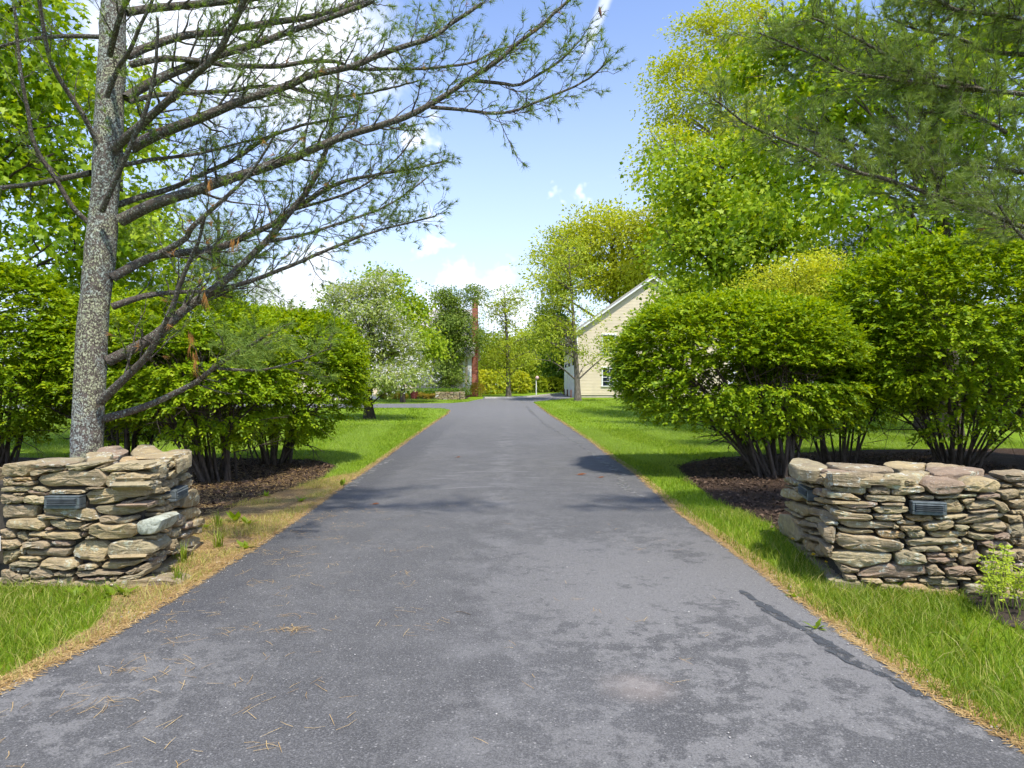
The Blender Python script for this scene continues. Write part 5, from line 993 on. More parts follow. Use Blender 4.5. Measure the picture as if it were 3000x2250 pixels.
# ------------------------------------------------------------------ the two pines
class Needles:
    def __init__(self): self.P = []; self.D = []; self.L = []
    def tuft(self, p, d, n, L, spread, rng):
        v = unit(d + rng.normal(size=(n, 3)) * spread); self.P.append(np.repeat(p[None], n, 0) - d * rng.uniform(0, .03, (n, 1))); self.D.append(v); self.L.append(L * rng.uniform(.7, 1.15, n))
    def build(self, name, mat, parent, wid, rng):
        Pn = np.vstack(self.P); D = np.vstack(self.D); L = np.hstack(self.L); S_ = unit(np.cross(D, rng.normal(size=D.shape))) * wid
        V = np.stack([Pn - S_, Pn + S_, Pn + D * L[:, None]], 1).reshape(-1, 3); F = np.arange(len(V)).reshape(-1, 3)
        return tri_obj(name, V, F, mat, parent, kind='stuff'), len(F)
def pine_branch(root, pts, r0, r1, rng, nd, dead, o):
    """one traced bough with side twigs and tufts of needles"""
    path = catmull(pts, max(12, int(np.linalg.norm(np.diff(np.array(pts), axis=0), axis=1).sum() / .07))); n = len(path)
    path = path + np.cumsum(rng.normal(size=path.shape) * .004, 0) * np.linspace(0, 1, n)[:, None]
    seg = np.r_[0, np.cumsum(np.linalg.norm(np.diff(path, axis=0), axis=1))]; tot = seg[-1]; t_ = seg / tot
    rad = r0 + (r1 - r0) * t_ ** .8
    tb = Tubes(); tb.add(path, rad, 8)
    T = unit(np.gradient(path, axis=0)); s = o['start'] * tot; sg = 1
    while s < tot:
        j = min(int(np.searchsorted(seg, s)), n - 1); t = t_[j]; sg = -sg
        L = o['lat'] * (1.15 - .75 * t) * rng.uniform(.45, 1.25)
        side = unit(np.cross(T[j], np.array((0, 0, 1.0)))); roll = rng.normal() * o['roll']
        sd = side * math.cos(roll) * sg + unit(np.cross(side, T[j])) * math.sin(roll)
        dr = unit(T[j] * rng.uniform(.55, 1.1) + sd * .8 + rng.normal(size=3) * .18 + np.array((0, 0, o['lift'])))
        m = 6; q = np.array([path[j] + dr * L * x + np.array((0, 0, o['upturn'] * L * x * x)) + rng.normal(size=3) * .012 * (x > 0) for x in np.linspace(0, 1, m)])
        tb.add(q, np.linspace(max(.0035, rad[j] * .33), .0018, m), 4)
        live = t > o['bare'] or rng.random() < .12
        step = o['sub'] / max(L, .05); x = .18
        while x <= 1.001:
            p = q[0] + (q[-1] - q[0]) * x + np.array((0, 0, o['upturn'] * L * (x * x - x))); d2 = unit(dr + unit(rng.normal(size=3)) * .85); l2 = rng.uniform(.05, .16) * o['subl'] * (1.2 - .5 * x)
            e = p + d2 * l2; tb.add([p, (p + e) / 2 + rng.normal(size=3) * .006, e], [.0028, .0022, .0015], 3)
            if live and rng.random() < o['leafy']:
                (dead if rng.random() < o.get('dead', .0) else nd).tuft(e, d2, o['n'], o['len'], o['spread'], rng)
                if rng.random() < .6: nd.tuft((p + e) / 2, d2, o['n'] // 2, o['len'], o['spread'], rng)
            x += step * rng.uniform(.6, 1.5)
        if live: nd.tuft(q[-1], dr, o['n'], o['len'], o['spread'], rng)
        s += o['gap'] * rng.uniform(.5, 1.5)
    nd.tuft(path[-1], T[-1], o['n'], o['len'], o['spread'], rng)
    tb.build('branch', MATS['pine_twig'], root)

rng = np.random.default_rng(77)
ZT = 6.6
tpx = [(250, 1600, 62), (250, 1420, 52), (253, 1310, 48), (262, 1150, 49), (270, 1000, 47), (283, 850, 46), (294, 740, 46), (305, 600, 45), (316, 450, 44), (322, 300, 43), (328, 150, 41), (334, 0, 39), (345, -250, 35), (360, -600, 28), (372, -1100, 17), (380, -1600, 6)]
pine = thing('pine_tree', P(250, 1590, ZT), 'lichen-covered white pine with long bare boughs rising behind the left wall', 'tree', 'pines framing the drive')
tc4 = catmull([np.r_[P(x, y, ZT), .86 * r * ZT / FPX] for x, y, r in tpx], 70); tc, tr = tc4[:, :3], tc4[:, 3]
sides = 22; th = np.arange(sides) * 2 * math.pi / sides; wv = Waves(5, 9.0)
ring = np.stack([np.cos(th), np.sin(th), 0 * th], 1)[None] * tr[:, None, None] + tc[:, None]
ring = tc[:, None] + (ring - tc[:, None]) * (1 + .035 * wv(ring.reshape(-1, 3)).reshape(70, sides, 1) + .02 * rng.normal(size=(70, sides, 1)))
i_ = np.arange(69)[:, None] * sides; j_ = np.arange(sides)[None]; j2 = (j_ + 1) % sides
tri_obj('trunk', ring.reshape(-1, 3), np.stack([i_ + j_, i_ + j2, i_ + sides + j2, i_ + sides + j_], -1).reshape(-1, 4), MATS['pine_bark'], pine, True)
BR = [ # pixel path, depth at start and end, radius in px at start and end
 ([(312,1225),(430,1190),(560,1130),(640,1080),(700,1040),(790,990)], 6.6, 6.0, 13, 4),
 ([(293,1177),(360,1115),(428,1048),(497,929),(547,799),(592,700),(612,640)], 6.5, 5.7, 14, 4),
 ([(318,1058),(447,988),(552,899),(661,819),(780,705),(840,628),(910,534),(954,433),(979,288),(985,200)], 6.6, 6.9, 17, 4),
 ([(552,899),(640,852),(752,817),(903,754),(1020,705),(1105,672),(1269,628)], 6.7, 6.9, 9, 2.5),
 ([(328,899),(398,874),(472,859),(587,854),(680,872)], 6.6, 7.0, 11, 4),
 ([(328,814),(398,775),(457,750),(547,740),(646,725),(705,700),(796,660),(853,616),(979,546),(1100,520),(1210,505),(1290,490)], 6.6, 7.4, 15, 3),
 ([(353,646),(452,597),(588,552),(678,520),(796,484),(904,443),(990,407),(1094,375),(1180,348),(1257,312),(1320,271),(1375,235),(1442,194),(1501,140),(1587,72),(1669,0)], 6.6, 6.3, 18, 4),
 ([(1262,314),(1352,321),(1442,332),(1510,325),(1578,298),(1669,262),(1736,221),(1782,176)], 6.4, 6.3, 6, 2.5),
 ([(1379,235),(1465,244),(1519,249),(1578,217),(1646,172),(1700,110)], 6.38, 6.6, 6, 2.5),
 ([(384,434),(452,398),(601,339),(723,289),(836,253),(904,222),(1027,194),(1103,158),(1180,131),(1262,104),(1329,59),(1411,0)], 6.6, 6.9, 17, 5),
 ([(335,434),(407,371),(488,298),(565,226),(633,158),(678,68),(719,-10)], 6.5, 5.6, 14, 8),
 ([(371,289),(407,262),(497,217),(588,181),(678,149),(769,118),(859,81),(1000,27),(1080,-10)], 6.6, 7.2, 15, 7),
 ([(375,163),(429,140),(542,104),(656,95),(769,72),(904,54),(1000,32),(1120,-10)], 6.6, 7.6, 13, 7),
 ([(371,36),(452,23),(565,14),(678,5),(820,-10)], 6.6, 7.2, 13, 8),
 ([(298,619),(321,565),(357,484),(393,407),(429,316),(452,217),(461,136),(459,40)], 6.4, 5.8, 9, 4),
 ([(312,285),(344,203),(380,145),(425,36),(450,-40)], 6.4, 5.9, 8, 4),
 ([(258,651),(212,606),(163,524),(99,425),(77,316),(59,226),(45,90),(36,-20)], 6.6, 6.0, 8, 4),
 ([(289,425),(244,339),(181,240),(140,149),(113,-10)], 6.5, 5.9, 8, 5),
 ([(267,506),(181,524),(90,542),(0,552),(-120,560)], 6.6, 6.8, 9, 5),
 ([(300,108),(181,108),(68,122),(-60,150)], 6.6, 7.0, 7, 4),
 ([(321,163),(339,90),(375,-10)], 6.4, 6.0, 9, 7),
 ([(380,190),(475,172),(565,176),(678,190),(814,194),(904,181),(999,181),(1036,199),(1185,201),(1271,197),(1384,181),(1450,150),(1560,110)], 6.6, 7.5, 10, 2.5),
 ([(380,298),(452,280),(565,271),(678,267),(769,253),(880,262),(1000,285),(1120,268),(1230,240)], 6.6, 7.4, 8, 2.5),
 ([(362,484),(452,466),(542,457),(610,443),(700,420),(800,395)], 6.6, 7.2, 7, 2.5),
 ([(345,600),(420,575),(500,553),(588,515),(689,471),(765,420),(853,382),(941,357),(1060,330)], 6.7, 7.6, 10, 3),
 ([(462,748),(542,700),(557,672),(620,609),(714,521),(771,445),(800,400)], 6.62, 6.0, 10, 3),
 ([(853,616),(960,585),(1060,545),(1160,470),(1220,400)], 7.1, 7.2, 5, 2),
 ([(771,710),(880,690),(1000,650),(1110,610),(1200,560),(1250,520)], 6.72, 7.3, 6, 2),
 ([(640,1080),(760,1085),(860,1060),(960,1020)], 6.2, 6.3, 5, 2),
]
nd, dead = Needles(), Needles()
base_o = dict(start=.16, lat=.62, roll=.75, lift=.02, upturn=.18, bare=.20, sub=.062, subl=1.0, leafy=.92, n=17, len=.07, spread=.6, gap=.075, dead=.012)
for k_, (px, z0, z1, ra, rb) in enumerate(BR):
    n_ = len(px); pts = [P(x, y, z0 + (z1 - z0) * i / (n_ - 1)) for i, (x, y) in enumerate(px)]
    o = dict(base_o)
    if k_ in (16, 17, 18, 19, 14, 15): o.update(leafy=.45, lat=.5, gap=.16)
    if k_ in (0, 28): o.update(n=20, len=.085, bare=.62, leafy=1.0, start=.5)
    if k_ in (1, 4, 25): o.update(dead=.45, leafy=.3, gap=.12)
    if k_ == 2: o.update(dead=.10)
    pine_branch(pine, pts, ra * z0 / FPX, rb * z1 / FPX, rng, nd, dead, o)
# hanging dead sprays
for px, py in ((560, 1040), (565, 1090), (575, 1130), (600, 930), (690, 770), (610, 600)):
    for q in range(3): dead.tuft(P(px + rng.normal() * 6, py - 60 + rng.normal() * 6, 6.2), np.array((rng.normal() * .15, 0, -1.0)), 14, .14, .16, rng)
# fuller, greener sprays further round the tree
for px, py, Z, w_ in ((930, 330, 7.4, 70), (1260, 60, 7.2, 60), (1180, 90, 7.3, 60), (840, 290, 7.6, 60), (760, 520, 7.5, 90), (1040, 420, 7.4, 70), (1150, 640, 7.3, 60), (700, 990, 6.0, 45), (840, 1010, 6.1, 60), (720, 1050, 6.0, 40), (1180, 500, 7.4, 50), (620, 450, 7.4, 60), (880, 560, 7.5, 70), (430, 700, 7.6, 80), (480, 560, 7.6, 80), (420, 100, 7.8, 60), (560, 640, 7.6, 80), (650, 800, 7.8, 90), (540, 860, 7.8, 80), (730, 860, 7.7, 70)):
    for q in range(70):
        p = P(px + rng.normal() * w_, py + rng.normal() * w_ * .45, Z + rng.normal() * .25); nd.tuft(p, unit(np.array((.7, -.1, -.1)) + rng.normal(size=3) * .5), 14, .085, .55, rng)
nd.build('needles', MATS['needle'], pine, .0025, rng); dead.build('dead_needles', MATS['dead_needle'], pine, .0018, rng)
# a cone hanging at the tip
cp = P(1755, 32, 6.3); tb = Tubes(); a_ = np.linspace(0, 1, 8); tb.add(np.stack([cp[0] + .02 * a_, cp[1] + 0 * a_, cp[2] + .04 - .10 * a_], 1), .011 * np.sin(np.pi * (a_ * .9 + .06)) + .002, 8); tb.build('cone', MATS['cone_brown'], pine)

# right pine: trunk out of the picture, soft dense boughs reaching in
rp = thing('pine_tree', (7.3, 7.6, 0), 'soft grey-green white pine boughs reaching in from the right edge', 'tree', 'pines framing the drive')
tb = Tubes(); tp = catmull([(7.3, 7.6, -.1), (7.25, 7.6, 3), (7.3, 7.65, 7), (7.3, 7.6, 13)], 24); tb.add(tp, np.linspace(.24, .05, 24), 14); tb.build('trunk', MATS['pine_bark'], rp)
nd, dead = Needles(), Needles()
RB = [
 ([(3000,667),(2885,619),(2750,581),(2614,537),(2505,507),(2424,472),(2343,434),(2261,402),(2180,369),(2126,326),(2085,300)], 6.9, 6.3, 11, 3, 2.9),
 ([(3000,505),(2906,494),(2722,478),(2614,461),(2505,429),(2424,407),(2330,380)], 7.2, 6.9, 8, 3, 3.2),
 ([(3000,277),(2885,266),(2804,244),(2722,217),(2630,184),(2560,146),(2505,114),(2440,81),(2380,60)], 6.9, 6.4, 11, 3, 4.2),
 ([(2885,266),(2740,252),(2614,233),(2478,212),(2397,168),(2343,146),(2220,95)], 6.85, 6.6, 7, 2.5, None),
 ([(3000,65),(2830,43),(2744,5),(2660,-25)], 6.8, 6.6, 10, 5, 5.1),
 ([(3000,-60),(2850,-90),(2700,-130),(2550,-150)], 6.8, 6.5, 10, 4, 5.5),
 ([(2750,581),(2740,520),(2700,440),(2640,380)], 6.75, 6.6, 5, 2, None),
 ([(2950,390),(2880,350),(2800,330),(2700,330),(2600,340)], 6.9, 7.1, 6, 2, None),
 ([(3000,700),(2950,640),(2900,560),(2890,520)], 6.5, 6.3, 5, 2, None),
 ([(3000,160),(2900,150),(2800,110),(2700,95),(2600,60)], 7.2, 7.0, 7, 2, None),
]
ro = dict(start=.02, lat=.66, roll=.55, lift=.06, upturn=.12, bare=-.1, sub=.050, subl=1.2, leafy=.95, n=24, len=.10, spread=.50, gap=.048, dead=.004)
for px, z0, z1, ra, rb, zt in RB:
    n_ = len(px); pts = [P(x, y, z0 + (z1 - z0) * i / (n_ - 1)) for i, (x, y) in enumerate(px)]
    if zt is not None: pts = [np.array((7.25, 7.6, pts[0][2] - .25)), (pts[0] + np.array((7.25, 7.6, pts[0][2] - .2))) / 2] + pts
    o = dict(ro)
    if zt is not None: o['start'] = .22
    pine_branch(rp, pts, ra * z0 / FPX, rb * z1 / FPX, rng, nd, dead, o)
rng2 = np.random.default_rng(99)
for k_ in range(9):   # the rest of the crown, out of the picture
    a_ = rng2.uniform(0, 6.28); h_ = rng2.uniform(4.5, 11); L = (13.5 - h_) * .30 + .4
    st = np.array((7.28, 7.6, h_)); e = st + np.array((math.cos(a_) * L, math.sin(a_) * L, .15 * L)); o = dict(ro); o.update(gap=.2, sub=.16, n=12, start=.2)
    pine_branch(rp, [st, (st + e) / 2 + np.array((0, 0, -.1)), e], .04, .008, rng2, nd, dead, o)
_, nn = nd.build('needles', MATS['needle_soft'], rp, .0021, rng); dead.build('dead_needles', MATS['dead_needle'], rp, .0016, rng)

# ------------------------------------------------------------------ grass, litter, small plants
def inside(poly, x, y):
    poly = np.asarray(poly, float); r = np.zeros(len(x), bool); j = len(poly) - 1
    for i in range(len(poly)):
        xi, yi = poly[i]; xj, yj = poly[j]
        c_ = ((yi > y) != (yj > y)) & (x < (xj - xi) * (y - yi) / (yj - yi + 1e-12) + xi); r ^= c_; j = i
    return r
WALLS = [[(-6, 5.1), (-2.66, 5.1), (-2.85, 6.4), (-6, 6.4)], [(2.36, 5.08), (3.42, 4.83), (3.42, 5.4), (6, 5.3), (6, 6.2), (2.65, 6.5)]]
def blades(name, xr, yr, dens, h, wid, seed, mat, parent=None, cond=None, lean=.35, seg=True, label=None, cat='grass'):
    r = np.random.default_rng(seed); n = int((xr[1] - xr[0]) * (yr[1] - yr[0]) * dens); x = r.uniform(*xr, n); y = r.uniform(*yr, n)
    k = (np.abs(x) < (y + 1.0) * .78 + .4) & ~inside(DRIVE, x, y)
    for pg in (LBED, RBED, FBED, WALLS[0], WALLS[1]): k &= ~inside(pg, x, y)
    if cond is not None: k &= cond(x, y, r)
    x, y = x[k], y[k]; n = len(x); z = gz(y)
    hh = h * r.uniform(.45, 1.25, n) * (1 + .25 * np.sin(x * 3.1 + y * 2.3) * np.sin(y * 1.7 - x)); a = r.uniform(0, 6.28, n)
    b = np.stack([x, y, z], 1); sd = np.stack([np.cos(a), np.sin(a), 0 * a], 1) * (wid * r.uniform(.6, 1.2, n))[:, None] / 2
    la = r.uniform(0, 6.28, n); ln = np.stack([np.cos(la), np.sin(la), 0 * la], 1) * (hh * lean * r.uniform(.2, 2.0, n))[:, None]; up_ = np.array((0, 0, 1.0)) * hh[:, None]
    if seg:
        V = np.stack([b - sd, b + sd, b + up_ * .6 + ln * .4 - sd * .7, b + up_ * .6 + ln * .4 + sd * .7, b + up_ + ln * 1.15], 1); F = np.array([(0, 1, 3), (0, 3, 2), (2, 3, 4)]); m = 5
    else:
        V = np.stack([b - sd, b + sd, b + up_ + ln], 1); F = np.array([(0, 1, 2)]); m = 3
    F = (np.arange(n)[:, None, None] * m + F[None]).reshape(-1, 3)
    ob = tri_obj(name, V.reshape(-1, 3), F, MATS[mat], parent, kind='stuff')
    if label: tag(ob, label, cat, None, 'stuff')
    return len(F)
verge_in = lambda x, y: inside(VERGE, x, y)
edge = Waves(4, 2.0)
c_near = lambda x, y, r: ~verge_in(x, y) & (r.random(len(x)) < np.clip(.75 + .5 * edge(np.stack([x, y, 0 * x], 1)), .25, 1))
blades('near_grass', (1.9, 5.2), (2.6, 8.2), 5200, .085, .0055, 1, 'grass_blade', None, c_near, .55, True, 'lush grass strip between the drive and the right wall')
blades('near_grass', (-6, -2.3), (3.0, 5.15), 4200, .080, .0055, 2, 'grass_blade', None, c_near, .55, True, 'patch of grass in front of the left wall')
blades('dry_blades', (1.9, 5.2), (2.6, 8.2), 700, .10, .005, 7, 'dry_grass', None, c_near, .7, True, 'pale dry blades among the grass by the right wall')
blades('dry_blades', (-6, -2.3), (3.0, 5.15), 900, .09, .005, 8, 'dry_grass', None, c_near, .7, True, 'pale dry blades among the grass by the left wall')
blades('verge_grass', (-3.8, -2.3), (3.2, 12.2), 2000, .06, .005, 3, 'dry_grass', None, lambda x, y, r: verge_in(x, y) & (edge(np.stack([x * 2.2, y * 2.2, 0 * x], 1)) > -.45), .7, True, 'thin yellowing grass on the needle-strewn left verge')
blades('lawn_grass', (1.7, 13), (8.0, 22), 1100, .060, .010, 4, 'lawn_blade', None, None, .6, False, 'mown lawn right of the drive')
blades('lawn_grass', (-15, -2.2), (9.0, 24), 700, .060, .010, 5, 'lawn_blade', None, lambda x, y, r: ~verge_in(x, y), .6, False, 'mown lawn left of the drive')
blades('far_grass', (-26, 18), (22, 47), 85, .075, .028, 6, 'lawn_blade', None, lambda x, y, r: ~((x > GX0 - .2) & (y > GY0 - .3)), .6, False, 'mown lawn before the house and garage')

def litter(name, pts, L, wid, seed, mat, label, lift=.006, cat='pine needles'):
    r = np.random.default_rng(seed); n = len(pts); a = r.uniform(0, 6.28, n); d = np.stack([np.cos(a), np.sin(a), r.normal(size=n) * .05], 1); s_ = np.stack([-d[:, 1], d[:, 0], 0 * a], 1) * wid
    l = L * r.uniform(.5, 1.2, n)[:, None]; bend = s_ / wid * l * r.normal(size=(n, 1)) * .05
    p = np.array(pts, float); p[:, 2] = gz(p[:, 1]) + lift + r.uniform(0, .006, n)
    V = np.stack([p - d * l / 2 - s_, p - d * l / 2 + s_, p + bend + s_, p + bend - s_, p + d * l / 2 + s_ * .5, p + d * l / 2 - s_ * .5], 1).reshape(-1, 3)
    F = (np.arange(n)[:, None, None] * 6 + np.array([(0, 1, 2, 3), (3, 2, 4, 5)])[None]).reshape(-1, 4)
    return tag(tri_obj(name, V, F, MATS[mat], None, kind='stuff'), label, cat, None, 'stuff')
r = np.random.default_rng(55)
def along(edge_pts, n, off0, off1, y0, y1):
    e = np.array(edge_pts, float); y = r.uniform(y0, y1, n); o_ = np.argsort(e[:, 1]); x = np.interp(y, e[o_, 1], e[o_, 0]); return np.stack([x + r.uniform(off0, off1, n), y, 0 * y], 1)
e1 = along(RIGHT_EDGE[5:], 7000, -.05, .12, 2.4, 9); e2 = along(RIGHT_EDGE[5:], 5000, -.04, .10, 9, 40); e3 = along(LEFT_EDGE[:14], 5000, -.10, .05, 2.2, 9); e4 = along(LEFT_EDGE[:14], 4000, -.08, .04, 9, 34)
litter('needle_litter', np.vstack([e1, e3]), .075, .0022, 1, 'straw', 'dry straw-coloured needle litter along both near driveway edges', .015)
litter('needle_litter', np.vstack([e2, e4]), .10, .006, 2, 'straw', 'dry straw-coloured needle litter along the far driveway edges', .015)
n = 16000; x = r.uniform(-3.8, -2.3, n); y = r.uniform(3.4, 11.5, n); k = verge_in(x, y); litter('needle_litter', np.stack([x, y, 0 * x], 1)[k], .09, .0022, 3, 'straw', 'fallen pine needles covering the left verge')
n = 9000; x = r.uniform(-6, -2.9, n); y = r.uniform(6.3, 13.5, n); k = inside(LBED, x, y) & (r.random(n) < np.clip(1.3 - (y - 6.5) * .12, .12, 1)); litter('needle_litter', np.stack([x, y, 0 * x], 1)[k], .13, .0030, 4, 'straw', 'fallen pine needles over the left mulch bed', .012)
for nm, pg, xr, yr, n, lab in (('mulch_chips', LBED, (-8, -3.0), (6.2, 14), 14000, 'dark bark chips of the left mulch bed'), ('mulch_chips', RBED, (2.6, 9), (6.3, 15), 20000, 'dark bark chips of the right mulch bed')):
    x = r.uniform(*xr, n); y = r.uniform(*yr, n); k = inside(pg, x, y); n = k.sum(); p = np.stack([x[k], y[k], gz(y[k]) + r.uniform(.008, .03, n)], 1)
    V, F = leaves_VF(p, r.normal(size=(n, 3)) * np.array((1, 1, .35)), r.normal(size=(n, 3)) * .5 + np.array((0, 0, 1.0)), r.uniform(.02, .07, n), LEAF2); tag(tri_obj(nm, V, F, MATS['chip'], None, kind='stuff'), lab, 'mulch', None, 'stuff')
# needles lying on the asphalt, mostly to the left
pp_ = []
for cl in range(150):
    cx_, cy_ = -2.3 + abs(r.normal()) * .75, r.uniform(2.0, 8.5); m_ = r.integers(1, 7); pp_.append(np.stack([cx_ + r.normal(size=m_) * .05, cy_ + r.normal(size=m_) * .05, np.zeros(m_)], 1))
for cl in range(34):
    cx_, cy_ = r.uniform(-1.5, 1.9), r.uniform(2.2, 9); m_ = r.integers(1, 4); pp_.append(np.stack([cx_ + r.normal(size=m_) * .03, cy_ + r.normal(size=m_) * .03, np.zeros(m_)], 1))
c0 = G(862, 1852); pp_.append(c0 + np.stack([r.normal(size=38) * .06, r.normal(size=38) * .03, np.zeros(38)], 1))
litter('needle_litter', np.vstack(pp_), .10, .0012, 5, 'straw', 'scattered pine needles lying on the near driveway', .017)
# pale pebbles
def pebbles(name, P_, size, seed, label):
    r2 = np.random.default_rng(seed); n = len(P_); ico = np.array([(1, 0, 0), (-1, 0, 0), (0, 1, 0), (0, -1, 0), (0, 0, .7), (0, 0, -.4)]); fc = np.array([(0, 2, 4), (2, 1, 4), (1, 3, 4), (3, 0, 4), (2, 0, 5), (1, 2, 5), (3, 1, 5), (0, 3, 5)])
    s_ = size * r2.uniform(.4, 1.3, (n, 1, 1)) * r2.uniform(.6, 1.3, (n, 1, 3)); p = np.array(P_, float); p[:, 2] = gz(p[:, 1]) + .016
    V = (p[:, None] + ico[None] * s_).reshape(-1, 3); F = (np.arange(n)[:, None, None] * 6 + fc[None]).reshape(-1, 3)
    tag(tri_obj(name, V, F, MATS['pebble'], None, kind='stuff'), label, 'pebbles', None, 'stuff')
pebbles('pebble_scatter', np.vstack([along(RIGHT_EDGE[5:], 500, -.10, .14, 2.4, 9), along(LEFT_EDGE[:14], 300, -.12, .10, 2.2, 9), np.stack([r.uniform(-2.3, 1.9, 110), r.uniform(1.6, 6, 110), np.zeros(110)], 1)]), .0065, 6, 'small pale pebbles along the driveway edges and on it')
# dead leaves on the drive
for (px, py, lab) in ((1336, 1342, 'curled brown leaf on the left half of the drive'), (1690, 1394, 'larger curled brown leaf on the right half of the drive'), (1753, 1402, 'small brown leaf next to the larger one on the drive'), (1089, 1481, 'tiny brown leaf near the left driveway edge')):
    g_ = G(px, py); s_ = .16 if '1690' in str(px) else .10; tv, tf = LEAF4; V = []
    t8 = thing('dead_leaf', g_, lab, 'leaf', 'dead leaves on the drive'); q_ = np.array([(0, 0, .0), (.2, .2, .1), (.6, .24, .16), (1, .05, .12), (.6, -.2, .05), (.2, -.18, .02), (.5, 0, .0)]) * s_
    poly_obj('blade', [g_ + v + np.array((0, 0, .016)) for v in q_], [(0, 6, 1), (1, 6, 2), (2, 6, 3), (3, 6, 4), (4, 6, 5), (5, 6, 0)], MATS['dead_leaf'], t8); tb = Tubes(); tb.add([g_ + np.array((0, 0, .016)), g_ + np.array((-.3 * s_, .05 * s_, .02))], [.002, .001], 4); tb.build('stalk', MATS['cone_brown'], t8)
# fern shoots before the right wall
def fern(px, py, h, seed, label, n_st):
    g_ = G(px, py); rr = np.random.default_rng(seed); t8 = thing('fern', g_, label, 'fern', 'young ferns at the right wall')
    Pn, D, N, Sz = [], [], [], []
    for i in range(n_st):
        b = g_ + np.array((rr.normal() * .07, rr.normal() * .05, 0)); hh = h * rr.uniform(.55, 1.0); lean = np.array((rr.normal() * .05, rr.normal() * .05 - .02, 0))
        st = catmull([b, b + np.array((0, 0, hh * .5)) + lean * .4, b + np.array((0, 0, hh)) + lean], 12); tb = Tubes(); tb.add(st, np.linspace(.0045, .0018, 12), 5); tb.build('stem', MATS['fern_stem'], t8)
        for j in range(5, 12):
            for sg in (-1, 1):
                a_ = rr.uniform(-.8, .8); dv = np.array((sg * math.cos(a_), math.sin(a_), rr.uniform(-.3, .5))); L = .055 * (1.25 - (j - 5) / 8)
                for q in range(5):
                    pc = st[j] + dv * L * (q + .5) / 5; Pn.append(pc); D.append(np.cross(dv, (0, 0, 1)) * (1 if q % 2 else -1) + dv * .4 + rr.normal(size=3) * .4); N.append(np.array((0, -.5, .8)) + rr.normal(size=3) * .4); Sz.append(.024 * rr.uniform(.6, 1.2))
    V, F = leaves_VF(np.array(Pn), np.array(D), np.array(N), np.array(Sz), LEAF2); tri_obj('frond', V, F, MATS['fern_leaf'], t8, kind='stuff')
fern(2935, 1800, .46, 1, 'tallest clump of lime fern shoots before the right wall', 12); fern(2990, 1790, .32, 2, 'shorter lime fern shoots at the right picture edge', 7); fern(2905, 1775, .30, 3, 'small lime fern shoots left of the tallest clump', 5)
# weeds and dandelions
def weed(px, py, s_, seed, label, n=9, mat='grass_blade', group='leafy weeds by the walls'):
    g_ = G(px, py); rr = np.random.default_rng(seed); t8 = thing('weed', g_, label, 'weed', group)
    for i in range(n):
        a_ = rr.uniform(0, 6.28); e_ = rr.uniform(.25, 1.1); d = np.array((math.cos(a_) * math.cos(e_), math.sin(a_) * math.cos(e_), math.sin(e_))); L = s_ * rr.uniform(.6, 1.1); sd = unit(np.cross(d, (0, 0, 1.0))) * L * .17
        q = [g_, g_ + d * L * .45 + sd, g_ + d * L + np.array((0, 0, -.15 * L)), g_ + d * L * .45 - sd, g_ + d * L * .5 + np.array((0, 0, -.02 * L))]
        poly_obj('leaf', q, [(0, 4, 1), (4, 2, 1), (0, 3, 4), (4, 3, 2)], MATS[mat], t8)
for i, (px, py, s_, lab) in enumerate(((220, 1750, .13, 'broad-leaved weed in front of the left wall base'), (330, 1745, .12, 'upright weed under the right end of the left wall front'), (365, 1745, .13, 'taller weed beside the left wall corner'), (605, 1548, .15, 'bright weed tuft by the back corner of the left wall'), (690, 1530, .20, 'flat spreading weed in the middle of the left verge'), (725, 1540, .16, 'rosette weed near the driveway on the left verge'), (720, 1610, .15, 'small bright weed at the left driveway edge'), (1000, 1425, .17, 'weed growing against the left driveway edge farther up'), (880, 1470, .13, 'weed sprouting from a mulch clod on the verge'), (780, 1455, .12, 'pale weed at the edge of the left mulch bed'), (2625, 1730, .14, 'bright weed at the base of the right wall'), (2390, 1845, .10, 'pale leafy weed at the right driveway edge'), (2830, 1900, .14, 'clover-like weed in the right grass strip'), (2330, 1755, .09, 'low weed in the right grass'))):
    weed(px, py, s_, 500 + i, lab, 10, 'grass_blade')
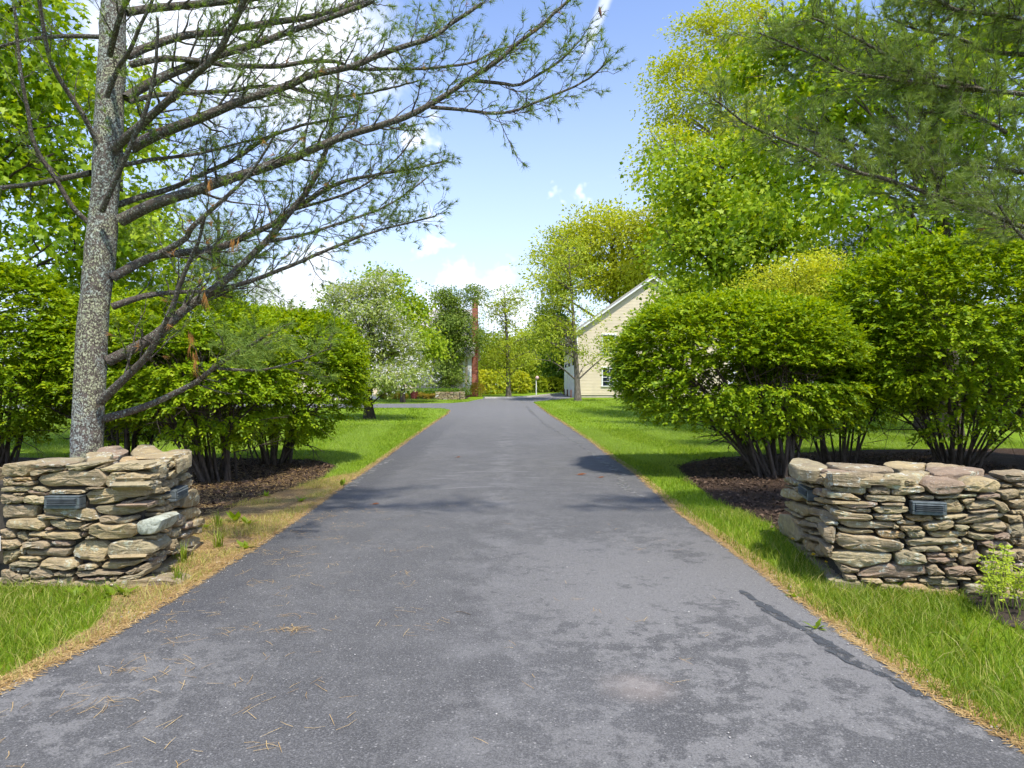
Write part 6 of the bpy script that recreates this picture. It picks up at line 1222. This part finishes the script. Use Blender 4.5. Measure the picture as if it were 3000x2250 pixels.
for i, (px, py, h, lab) in enumerate(((2398, 1690, .17, 'open yellow dandelion nearest the right wall front'), (2436, 1705, .15, 'small closed yellow dandelion in the right grass'), (2336, 1620, .12, 'yellow dandelion by the drive side of the right wall'))):
    g_ = G(px, py); rr = np.random.default_rng(600 + i); t8 = thing('dandelion', g_, lab, 'flower', 'dandelions by the right wall'); top = g_ + np.array((-.04, 0, h)); tb = Tubes(); tb.add(catmull([g_, g_ + np.array((-.01, 0, h * .5)), top], 8), .0028, 5); tb.build('stem', MATS['fern_stem'], t8)
    a_ = np.linspace(0, 6.28 * 3, 34); Pn = top + np.zeros((34, 3)); e_ = np.repeat((.15, .5, .9), 12)[:34]; D = np.stack([np.cos(a_) * np.cos(e_), np.sin(a_) * np.cos(e_), np.sin(e_)], 1); V, F = leaves_VF(Pn, D, np.tile((0, 0, 1.0), (34, 1)) + rr.normal(size=(34, 3)) * .2, np.full(34, .021 if i != 1 else .013), LEAF2); tri_obj('petals', V, F, MATS['yellow_petal'], t8, kind='stuff')
for i, (px, py, lab) in enumerate(((535, 1650, 'tall grass tuft beside the left wall corner'), (640, 1605, 'grass tuft on bare verge beyond the left wall'), (520, 1710, 'thin grass tuft at the driveway edge below the left wall'), (640, 1545, 'small grass tuft in the left verge middle'))):
    g_ = G(px, py); rr = np.random.default_rng(700 + i); n = 42; a_ = rr.uniform(0, 6.28, n); ln = np.stack([np.cos(a_), np.sin(a_), 0 * a_], 1) * rr.uniform(.02, .11, (n, 1)); hh = rr.uniform(.08, .2, (n, 1)) * np.array((0, 0, 1.0)); b = g_ + rr.normal(size=(n, 3)) * np.array((.02, .02, 0)); sd = np.stack([-np.sin(a_), np.cos(a_), 0 * a_], 1) * .003
    V = np.stack([b - sd, b + sd, b + hh * .6 + ln * .4 - sd, b + hh * .6 + ln * .4 + sd, b + hh + ln * 1.3], 1).reshape(-1, 3); F = (np.arange(n)[:, None, None] * 5 + np.array([(0, 1, 3), (0, 3, 2), (2, 3, 4)])[None]).reshape(-1, 3)
    tag(tri_obj('grass_tuft', V, F, MATS['grass_blade'], None), lab, 'grass tuft', 'grass tufts on the left verge')
# thin twig lying on the drive
g0, g1 = G(1335, 1800), G(1378, 1808); tb = Tubes(); tb.add(catmull([g0 + (0, 0, .018), (g0 + g1) / 2 + (0, .01, .022), g1 + (0, 0, .018)], 6), .003, 5); tag(tb.build('twig', MATS['grey_bark']), 'thin grey twig lying on the middle of the near drive', 'twig')
print('TRIS', sum(len(m.loops) - 2 * len(m.polygons) for m in bpy.data.meshes))
